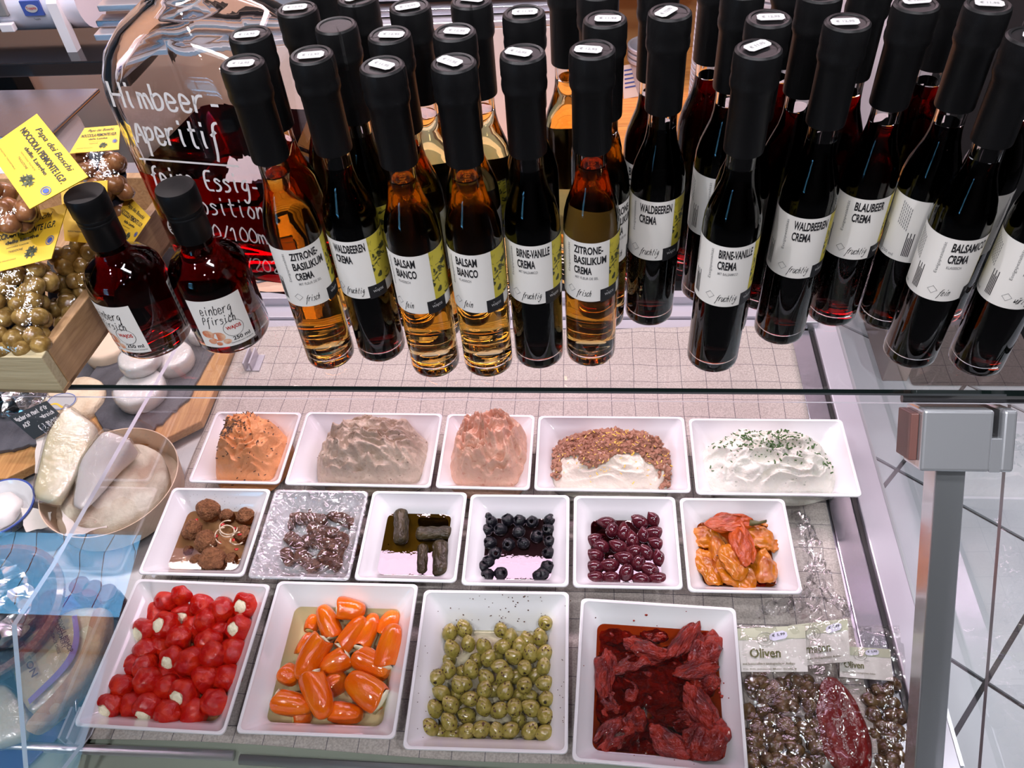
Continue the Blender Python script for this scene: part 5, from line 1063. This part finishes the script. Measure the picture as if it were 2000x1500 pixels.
# ------------------------------------------------------------------ packs of olives and tomatoes at the front right
up3 = Vector((0, 0, 1)); pn = Vector((0, -.12, .99)).normalized()
PO = [blob('olive', M['packolive'], 1, .8, .7, .15, 1.3, s, 2) for s in range(3)]
light_ = mat('header_green', (.50, .52, .38), .5)
def hdr(words, full):
    def fn(o, fm):
        b = B(); v = [fm(x, y) for x, y in ((0, .72), (1, .72), (1, 1), (0, 1))]; b.add(v, [(0, 1, 2, 3)]); obj('header_band', b.me('band', light_), o)
        fm2 = lambda x, y: fm(x, y) + Vector((0, 0, .0006)); b = B()
        for t, x, y, w_, h in words: put_text(b, t, fm2, x, y, w_, h, .022 if h > .1 else .005)
        obj('lettering', b.me('l', mat('olive_ink', (.10, .10, .02), .5) if 'oi' not in M else M['oi']), o)
        b = B()
        for dd, ee in ((.13, .118), (.085, .078), (.05, .0)):
            v = [fm2(.40 + rr * math.cos(q / 20 * 6.2832), .72 + rr * 1.25 * math.sin(q / 20 * 6.2832)) for rr in (dd, ee) for q in range(20)]; b.add(v, [(q, (q + 1) % 20, (q + 1) % 20 + 20, q + 20) for q in range(20)])
        obj('round_emblem', b.me('l', mat('emblem_grey', (.42, .42, .36), .6) if 'eg' not in M else M['eg']), o)
        b = B(); x0, y0 = full; v = [fm2(x0 + a, y0 + c_) + Vector((0, 0, .0006)) for a, c_ in ((0, -.03), (.06, -.07), (.24, -.02), (.27, .04), (.26, .12), (.20, .16), (.04, .11), (0, .06))]; b.add(v, [tuple(range(8))]); st_ = obj('price_sticker', b.me('st', mat('lilac_sticker', (.66, .66, .80), .5) if 'ls' not in M else M['ls']), o)
        b = B(); put_text(b, '€ 5,99', lambda x, y: fm2(x, y + x * .18 - x0 * .18) + Vector((0, 0, .0012)), x0 + .04, y0 - .0, .19, .075, .01); obj('price_lettering', b.me('l', M['ink']), st_)
    return fn
M['oi'] = mat('olive_ink', (.10, .10, .02), .5); M['eg'] = mat('emblem_grey', (.36, .36, .30), .6); M['ls'] = mat('lilac_sticker', (.66, .66, .80), .5)
e = empty('olive_pack', P(1530, 1400, .012), 0, label='clear pack of brown olives with white header, leftmost of the three packs', cat='pack', group='vacuum packs')
po = [(1452, 1318), (1530, 1312), (1604, 1322), (1610, 1380), (1612, 1450), (1616, 1580), (1468, 1580)]; fill(po, e.location.copy() + Vector((0, 0, .006)), pn, .0118, PO, e, 'olive', dens=1.5)
filmsheet('film', [(1445, 1225), (1585, 1225), (1612, 1330), (1625, 1590), (1462, 1590)], e.location + Vector((0, 0, .012)), pn, M['bagfilm'], e, amp=.005, off=.005, step=9)
card(e, 'header_card', [(1440, 1228), (1572, 1222), (1578, 1312), (1448, 1312)], e.location + Vector((0, 0, .018)), pn, M['paper'], hdr([('Oliven', .15, .30, .46, .22), ('aus kontrolliert biologischem Anbau', .03, .13, .78, .07), ('Co. KG, Johannes-Maier-Straße 8', .03, .03, .8, .04)], (.46, .74)))
e = empty('tomato_pack', P(1650, 1400, .010), 0, label='clear pack of dark red dried tomatoes between the two olive packs', cat='pack', group='vacuum packs')
nv_, nf = ICO[4]; cA, cB = P(1620, 1325, .02), P(1668, 1520, .02); dd = (cB - cA); L = dd.length; d = dd.normalized(); s_ = Vector((0, 0, 1)).cross(d)
v = []
for p in nv_:
    a = p.y; wv = .030 + .010 * (a + 1) / 2; k_ = 1 + .18 * nz(p, 1.6, 4); q = cA + dd * .5 + d * (a * L * .52) + s_ * (p.x * wv * .8 * (abs(p.x) ** -.0 if 1 else 1)) * k_ + Vector((0, 0, p.z * .014 * k_ + .003 * nz(p, 6, 2))); v.append(q - e.location)
obj('dried_tomatoes', mesh('tm', v, nf, M['packtomato']), e)
filmsheet('film', [(1575, 1215), (1665, 1208), (1672, 1310), (1700, 1430), (1712, 1590), (1605, 1590)], e.location + Vector((0, 0, .014)), pn, M['bagfilm'], e, amp=.006, off=.006, step=9)
card(e, 'header_card', [(1540, 1222), (1655, 1208), (1661, 1292), (1545, 1302)], e.location + Vector((0, 0, .016)), pn, M['paper'], hdr([('Tomaten', .06, .26, .62, .22), ('aus kontrolliert biologischem Anbau', .03, .10, .82, .07)], (.62, .76)))
e = empty('olive_pack', P(1725, 1420, .007), 0, label='clear pack of brown olives, rightmost of the three packs', cat='pack', group='vacuum packs')
po = [(1676, 1335), (1750, 1330), (1766, 1400), (1772, 1580), (1716, 1580), (1700, 1420)]; fill(po, e.location.copy(), pn, .0118, PO, e, 'olive', dens=1.3)
filmsheet('film', [(1672, 1228), (1760, 1232), (1770, 1350), (1785, 1590), (1705, 1590), (1690, 1400)], e.location + Vector((0, 0, .010)), pn, M['bagfilm'], e, amp=.005, off=.005, step=9)
card(e, 'header_card', [(1640, 1262), (1738, 1268), (1745, 1330), (1640, 1322)], e.location + Vector((0, 0, .010)), pn, M['paper'], hdr([('Oliven', .08, .30, .38, .22), ('aus kontrolliert biologischem Anbau', .05, .12, .62, .07)], (.50, .80)))
# crumpled film right of the grilled peppers
b = B(); poly = [(1545, 1000), (1572, 1010), (1600, 1060), (1612, 1110), (1632, 1160), (1668, 1190), (1640, 1215), (1590, 1212), (1540, 1200), (1478, 1208), (1474, 1195), (1500, 1172), (1560, 1165), (1572, 1130), (1552, 1060)]
e = empty('crumpled_film', P(1570, 1130, .02), 0, label='crumpled clear film bunched between dish and metal rail', cat='film')
o = filmsheet('film_sheet', poly, P(1570, 1130, .022), up3, M['film'], e, amp=.012, off=.008, step=6)
for vtx in o.data.vertices: vtx.co.z += .010 * nz(vtx.co, 150, 2) + .012 * nz(vtx.co, 60, 5)

# ------------------------------------------------------------------ cheese section, left of the divider
def slab(name, px, z0, h, m, label, cat, amp=0, bv=.002):
    b = B(); pts = []; n = len(px)
    for i, (x, y) in enumerate(px):
        a = P(x, y, z0 + h); c_ = P(*px[(i + 1) % n], z0 + h)
        k = 10 if amp else 1
        for q in range(k): p = a.lerp(c_, q / k); pts.append(p + Vector((amp * noise.noise(p * 90), amp * noise.noise(p * 90 + Vector((5, 5, 5))), 0)))
    c_ = sum(pts, Vector()) / len(pts); c_.z = z0; b.prism([p - c_ for p in pts], (0, 0, -h)); o = obj(name, b.me(name, m), None, c_, label=label, cat=cat)
    if bv: bevel(o, bv)
    return o
slab('oak_board', [(470, 640), (392, 822), (300, 868), (150, 858), (250, 640)], .002, .018, M['oak'], 'long oak board under the slate beside the linen cloth', 'board')
slab('slate_plate', [(440, 640), (366, 780), (292, 845), (205, 838), (150, 770), (250, 630)], .0205, .006, M['slate'], 'dark slate plate carrying the white cheese rounds', 'slate', .006)
slab('oak_board', [(70, 868), (72, 905), (10, 935), (-60, 935), (-60, 860)], .002, .018, M['oak'], 'oak board at the far left under the dark slates', 'board')
slab('slate_plate', [(72, 800), (80, 862), (18, 880), (-50, 884), (-60, 795)], .0205, .008, M['slate'], 'thick dark slate left of the wrapped wedges', 'slate', .006)
slab('slate_plate', [(190, 700), (200, 770), (130, 800), (60, 800), (60, 720)], .0025, .006, M['slate'], 'slate plate under the wrinkled camembert', 'slate', .005)
def puck(px, py, z, r, h, m, nm, cat, label, seed=1, amp=.03, sq_=1.0, film=True, rim=.25):
    v = []; f = []; n = 48; pr = [(0, h), (.5, h * 1.01), (.85, h), (.95, h * .93), (1, h * .75), (1.01, h * .4), (.98, h * .12), (.92, 0), (0, 0)]
    for (rr, zz) in pr:
        for i in range(n):
            a = 2 * math.pi * i / n; s = 1 + amp * nz((math.cos(a), math.sin(a), 0), 2.2, seed) + amp * .5 * nz((math.cos(a), math.sin(a), zz * 30), 6, seed); v.append((rr * r * s * math.cos(a), rr * r * sq_ * s * math.sin(a), zz + (.02 * r * nz((rr * math.cos(a), rr * math.sin(a), 3), 3, seed) if zz > h * .5 else 0)))
    for j in range(len(pr) - 1): f += [((j + 1) * n + i, (j + 1) * n + (i + 1) % n, j * n + (i + 1) % n, j * n + i) for i in range(n)]
    p = P(px, py, z + h); e = empty(nm, (p.x, p.y, z), label=label, cat=cat); obj('cheese', mesh('cheese', v, f, m), e)
    if film:
        fv = [(x * 1.03, y * 1.03, zz * 1.03 + .0006) for x, y, zz in v]; obj('film', mesh('film', fv, f, M['wrap']), e)
    return e
puck(268, 752, .027, .043, .030, M['whitecheese'], 'white_cheese', 'cheese', 'white round cheese in film, front one at the glass shelf edge', 2, .04)
puck(332, 690, .027, .036, .030, M['whitecheese'], 'white_cheese', 'cheese', 'white round cheese in film, rear right one of the stack', 3, .04)
puck(268, 693, .0585, .036, .024, M['whitecheese'], 'white_cheese', 'cheese', 'white round cheese in film, topmost one of the stack', 4, .06)
puck(392, 632, .027, .030, .030, M['whitecheese'], 'wrapped_cheese', 'cheese', 'small film wrapped white cheese behind the red bottle', 5, .08)
puck(205, 668, .012, .042, .035, M['thinwood'], 'tan_cheese', 'cheese', 'pale tan wrapped cheese beside the wooden crate', 6, .08, film=False)
e = puck(140, 775, .009, .053, .030, M['rind'], 'camembert', 'cheese', 'wrinkled camembert with paper label under the crate corner', 7, .05, film=False)
b = B(); v = [(.026 * math.cos(q / 24 * 6.283) - .012, .020 * math.sin(q / 24 * 6.283) - .012, .0318) for q in range(24)]; b.add(v, [tuple(range(24))]); l = obj('paper_label', b.me('pl', M['sticker']), e)
b = B()
for dd, ee in ((.95, .90),): vv = [((-.012 + .026 * k_ * math.cos(q / 24 * 6.283)), -.012 + .020 * k_ * math.sin(q / 24 * 6.283), .0322) for k_ in (dd, ee) for q in range(24)]; b.add(vv, [(q, (q + 1) % 24, (q + 1) % 24 + 24, q + 24) for q in range(24)])
obj('blue_ring', b.me('r', M['blueink']), l)
b = B(); vv = [(-.030 + q * .003, -.024 + .004 * math.sin(q * .5), .0322) for q in range(10)]; b.add(vv + [(x, y + .004, z) for x, y, z in vv], [(q, q + 1, q + 11, q + 10) for q in range(9)]); obj('orange_ribbon', b.me('r', M['zest']), l)
o = obj('foil_parcel', blob('foil', M['foil'], .055, .035, .022, .3, 1.5, 4, 4, .12, 5), None, P(30, 785, .03), label='foil wrapped parcel at the left edge below the crate', cat='parcel')
o = obj('film_parcel', blob('fl', M['film'], .03, .03, .02, .4, 2.5, 9, 4, .2, 6), None, P(62, 775, .035), label='bunched clear film beside the foil parcel', cat='film')
# price slate
e = empty('price_slate', P(72, 838, .075), 0, label='small black slate price tag with chalk writing on a wire', cat='price tag')
q4 = [P(16, 815, .085), P(90, 783, .095), P(129, 822, .07), P(66, 858, .055)]; N = (q4[1] - q4[0]).cross(q4[3] - q4[0]).normalized(); N = N if N.dot(VB) > 0 else -N
b = B().prism([p - e.location for p in q4], -N * .003); obj('slate_board', b.me('sb', mat('tag_slate', (.012, .018, .024), .5)), e)
b = B().prism([p - e.location - N * .0031 for p in [q4[0], q4[0].lerp(q4[1], .9), q4[2].lerp(q4[3], .1), q4[3]]], -N * .004); obj('wood_back', b.me('wb', M['thinwood']), e)
fm0 = quadmap([p - e.location for p in q4], .0005); b = B()
for s, x, y, w_, h in (('Vacherin Mont d\'Or', .06, .72, .86, .17), ('AOP', .08, .45, .22, .17), ('Frankreich', .45, .46, .5, .16), ('€ 3,90/100g', .34, .12, .60, .2)): scribe(b, s, fm0, x, y, w_, h, .018, .1)
obj('chalk_writing', b.me('cw', M['whiteink']), e)
b = B(); c_ = P(93, 838, .075) - e.location; b.tube([c_ + Vector((.008 * math.cos(q / 16 * 6.283), .004 * math.sin(q / 16 * 6.283), .007 * math.sin(q / 16 * 6.283))) for q in range(17)], .0007, 6); b.tube([c_, P(108, 865, .04) - e.location], .0007, 6); obj('wire_holder', b.me('w', M['steel'], True), e)
# round cheese in a veneer box
def cyl_at(px, py, z, r, h, m, name, parent, th=.003):
    p = P(px, py, z); return p
pc = P(222, 950, .035); e = empty('soft_cheese', (pc.x, pc.y, .006), label='round soft cheese with grey brown rind in a thin veneer box', cat='cheese')
obj('veneer_box', rev('vb', [(.098, 0), (.099, 0), (.105, .046), (.1035, .046), (.097, .004), (0, .003)], M['thinwood'], 64, closed=False), e)
v = []; f = []; n = 64; pr = [(0, .040), (.3, .041), (.6, .039), (.85, .040), (.95, .036), (1, .026), (.98, .006), (0, .004)]
for (rr, zz) in pr:
    for i in range(n): a = 2 * math.pi * i / n; v.append((rr * .083 * math.cos(a) * (1 + .04 * nz((math.cos(a), math.sin(a), 0), 2, 2)), rr * .083 * math.sin(a), zz + .006 * nz((rr * math.cos(a) * 2, rr * math.sin(a) * 2, 0), 1.4, 6)))
for j in range(len(pr) - 1): f += [((j + 1) * n + i, (j + 1) * n + (i + 1) % n, j * n + (i + 1) % n, j * n + i) for i in range(n)]
obj('cheese_wheel', mesh('cw', v, f, M['greyrind']), e)
for k, q in enumerate(([(72, 835), (112, 838), (92, 935), (68, 925)], [(120, 1000), (170, 965), (210, 1030), (130, 1050)], [(40, 990), (100, 1000), (95, 1030), (50, 1040)])):
    slab('paper_sheet', q, .05 - .01 * k, .0004, M['paperw'], 'greaseproof paper, ' + ['standing behind the left wedge', 'lying in front of the round cheese', 'corner at the far left'][k], 'paper', .004, 0)
def wedge(name, ax, label, m_in, h0, h1, seed, film=True, px=None, z=.045):
    """triangular cheese wedge lying over its footprint"""
    pts = [P(x, y, z) for x, y in px]; n = len(pts); c_ = sum(pts, Vector()) / n; bm = bmesh.new(); vb = [bm.verts.new(p - c_) for p in pts]; hs = [h0 + (h1 - h0) * i / (n - 1) for i in range(n)]; vt = [bm.verts.new((p - c_) * .94 + Vector((0, 0, ax[i % len(ax)]))) for i, p in enumerate(pts)]
    bm.faces.new(vb[::-1]); bm.faces.new(vt)
    for i in range(n): bm.faces.new((vb[i], vb[(i + 1) % n], vt[(i + 1) % n], vt[i]))
    bmesh.ops.recalc_face_normals(bm, faces=bm.faces); bmesh.ops.triangulate(bm, faces=bm.faces); bmesh.ops.subdivide_edges(bm, edges=bm.edges, cuts=5, use_grid_fill=True)
    for x in bm.verts: x.co += Vector((1, 1, 1)) * .004 * nz(x.co, 40, seed) 
    me = bpy.data.meshes.new(name); bm.to_mesh(me); bm.free(); me.materials.append(m_in); me.polygons.foreach_set('use_smooth', [True] * len(me.polygons))
    e = empty(name, c_, label=label, cat='cheese'); o = obj('cheese', me, e); s = o.modifiers.new('s', 'SMOOTH'); s.iterations = 14
    if film:
        m2 = me.copy(); m2.materials.clear(); m2.materials.append(M['wrap']); o2 = obj('film', m2, e); o2.scale = (1.03, 1.03, 1.08); s2 = o2.modifiers.new('s', 'SMOOTH'); s2.iterations = 10
        for vv in m2.vertices: vv.co += Vector((1, -1, 1)) * .004 * nz(vv.co, 110, seed + 2)
    return e
wedge('cheese_wedge', [.02, .04, .045, .03, .02], 'long film wrapped cheese wedge, left of the two on the round box', M['brie'], .03, .03, 3, px=[(62, 985), (105, 870), (150, 815), (205, 840), (175, 905), (120, 1000)], z=.052)
wedge('cheese_wedge', [.01, .03, .045, .045, .03], 'film wrapped white rind wedge lying over the round soft cheese', M['whitecheese'], .03, .03, 5, px=[(138, 998), (165, 915), (222, 858), (288, 888), (232, 935), (165, 1004)], z=.052)
# patterned dish
pc = P(5, 1000, .02); e = empty('patterned_dish', (pc.x, pc.y, .004), label='white dish with blue painted pattern at the left edge', cat='dish')
obj('dish_body', rev('pd', [(0, 0), (.035, 0), (.052, .028), (.054, .030), (.051, .030), (.034, .004), (0, .004)], M['china'], 40, closed=False), e)
obj('blue_rim', rev('br', [(.0515, .0302), (.0545, .0302), (.0545, .028)], M['blueink'], 40, closed=False), e)
b = B()
for q in range(26):
    a = q / 26 * 6.283
    for zz in (.012, .02): 
        r = .035 + (zz) * .58 + .0006; c2 = Vector((r * math.cos(a + zz * 9), r * math.sin(a + zz * 9), zz)); t = Vector((-math.sin(a), math.cos(a), 0)); u_ = Vector((0, 0, 1)); b.add([c2 - t * .0012, c2 + u_ * .0028, c2 + t * .0012, c2 - u_ * .0028], [(0, 1, 2, 3)])
o = obj('painted_pattern', b.me('pp', M['blueink']), e)
obj('white_cheese', blob('wc', M['whitecheese'], .034, .034, .018, .2, 2, 3, 3), None, (pc.x, pc.y - .004, .028), label='lump of pale cheese in the blue patterned dish', cat='cheese')
# stoneware bowl with foil parcel
pc = P(10, 1215, .05); e = empty('stoneware_bowl', (pc.x - .02, pc.y, .004), label='brown glazed stoneware bowl holding foil at lower left', cat='bowl')
obj('bowl_body', rev('sb', [(0, 0), (.055, 0), (.088, .03), (.100, .062), (.106, .066), (.106, .072), (.098, .074), (.092, .068), (.080, .03), (.05, .008), (0, .007)], M['ceramic'], 64, closed=False), e)
obj('foil_parcel', blob('foil', M['foil'], .078, .072, .040, .3, 1.5, 14, 4, .16, 4.5), None, (pc.x - .03, pc.y + .004, .066), label='crumpled foil parcel inside the brown stoneware bowl', cat='parcel')
# dark purple jar shapes standing in for a reflection in the divider
for k, (px, py) in enumerate(((156, 1145), (182, 1152), (210, 1160))):
    p = P(px, py, .055); e = empty('reflection_jar', (p.x, p.y, .003), label='dark purple jar-shaped stand-in for a reflection, ' + ['left', 'middle', 'right'][k] + ' of three behind the wrapped blue cheese', cat='jar', group='jar-shaped reflection stand-ins')
    obj('reflection_body', rev('j', [(0, 0), (.013, 0), (.015, .01), (.015, .04), (.012, .046), (0, .046)], M['purple'], 24), e); obj('lid', rev('l', [(.0, .0465), (.0135, .0465), (.0135, .056), (0, .056)], mat('dark_reflection_top', (.10, .015, .02), .3) if k == 0 else bpy.data.materials['dark_reflection_top'], 24), e)
slab('blue_tray', [(238, 1165), (238, 1195), (130, 1300), (60, 1200), (160, 1150)], .0005, .002, M['blue'], 'blue tray piece behind the stoneware bowl', 'tray')
slab('blue_tray', [(130, 1402), (128, 1425), (20, 1530), (-80, 1530), (-80, 1460)], .0005, .003, M['blue'], 'blue tray under the wrapped cheese at the lower left', 'tray')
# stilton wedge with printed label
topq = [(140, 1196), (212, 1188), (180, 1320), (62, 1425), (22, 1300), (60, 1250)]
e = wedge('stilton_wedge', [.018, .018, .018, .018, .018, .018], 'wrapped blue cheese wedge with brown rind and violet printed label', M['stilton'], .02, .02, 8, film=True, px=topq, z=.030)
zt = .0525
b = B(); out = [(212, 1190), (205, 1260), (165, 1345), (66, 1432)]; inn = [(178, 1190), (176, 1255), (140, 1325), (52, 1400)]
pts = [P(x, y, zt - .03) for x, y in out]; 
b = B(); pv = [P(x, y, zt) - e.location for x, y in out]; n4 = len(pv); qv = [P(x + 14, y + 12, .014) - e.location for x, y in out]; wv = [P(x - 34, y - 10, zt) - e.location for x, y in out]
b.add(wv + pv + qv, [(i, i + 1, i + 1 + n4, i + n4) for i in range(n4 - 1)] + [(i + n4, i + 1 + n4, i + 1 + 2 * n4, i + 2 * n4) for i in range(n4 - 1)]); sb = B()
for kk in range(3):
    pass
ro = obj('brown_rind', b.me('rind', M['brownrind'], True), e); sbv = ro.modifiers.new('s', 'SUBSURF'); sbv.levels = sbv.render_levels = 2
b = B(); L1 = [(150, 1200), (158, 1250), (140, 1300), (58, 1376)]; L2 = [(140, 1204), (146, 1248), (128, 1295), (54, 1366)]
def chk(q):
    for _ in range(3): q = [q[0]] + [z_ for a_, c_ in zip(q, q[1:]) for z_ in ((a_[0] * .75 + c_[0] * .25, a_[1] * .75 + c_[1] * .25), (a_[0] * .25 + c_[0] * .75, a_[1] * .25 + c_[1] * .75))] + [q[-1]]
    return q
L1, L2 = chk(L1), chk(L2); nl = len(L1)
b.add([P(x, y, zt + .002) - e.location for x, y in L1 + L2], [(i, i + 1, i + 1 + nl, i + nl) for i in range(nl - 1)]); obj('violet_stripe', b.me('vs', mat('violet_print', (.22, .17, .40), .5)), e)
def tline(b, s, a, c_, ht, bold=.02):
    pa, pb = P(*a, zt + .0026), P(*c_, zt + .0026); d = (pb - pa); u_ = Vector((-d.y, d.x, 0)).normalized() * ht / d.length * d.length; put_text(b, s, lambda x, y: pa + d * x + u_ * y - e.location, 0, 0, 1, 1, bold)
b = B(); tline(b, 'CROPWELL BISHOP', (104, 1195), (134, 1276), .0065); tline(b, 'CREAMERY', (108, 1222), (122, 1268), .005, .01); tline(b, 'HANDMADE CHEESE', (96, 1230), (113, 1278), .004, .01)
tline(b, 'STILTON', (30, 1252), (62, 1324), .0085)
obj('printed_lettering', b.me('pl', M['ink']), e)
wedge('wrapped_cheese', [.02, .025, .02, .015], 'film wrapped pale cheese at the lower left corner', M['brie'], .02, .02, 11, px=[(-40, 1350), (30, 1340), (75, 1400), (60, 1450), (-20, 1480)], z=.02)
b = B().tube([P(143, 1325, .04), P(148, 1370, .03), P(152, 1430, .008)], [.0008, .002, .0018], 8); obj('skewer', b.me('s', M['steel'], True), label='small metal pin leaning against the first dish', cat='pin')
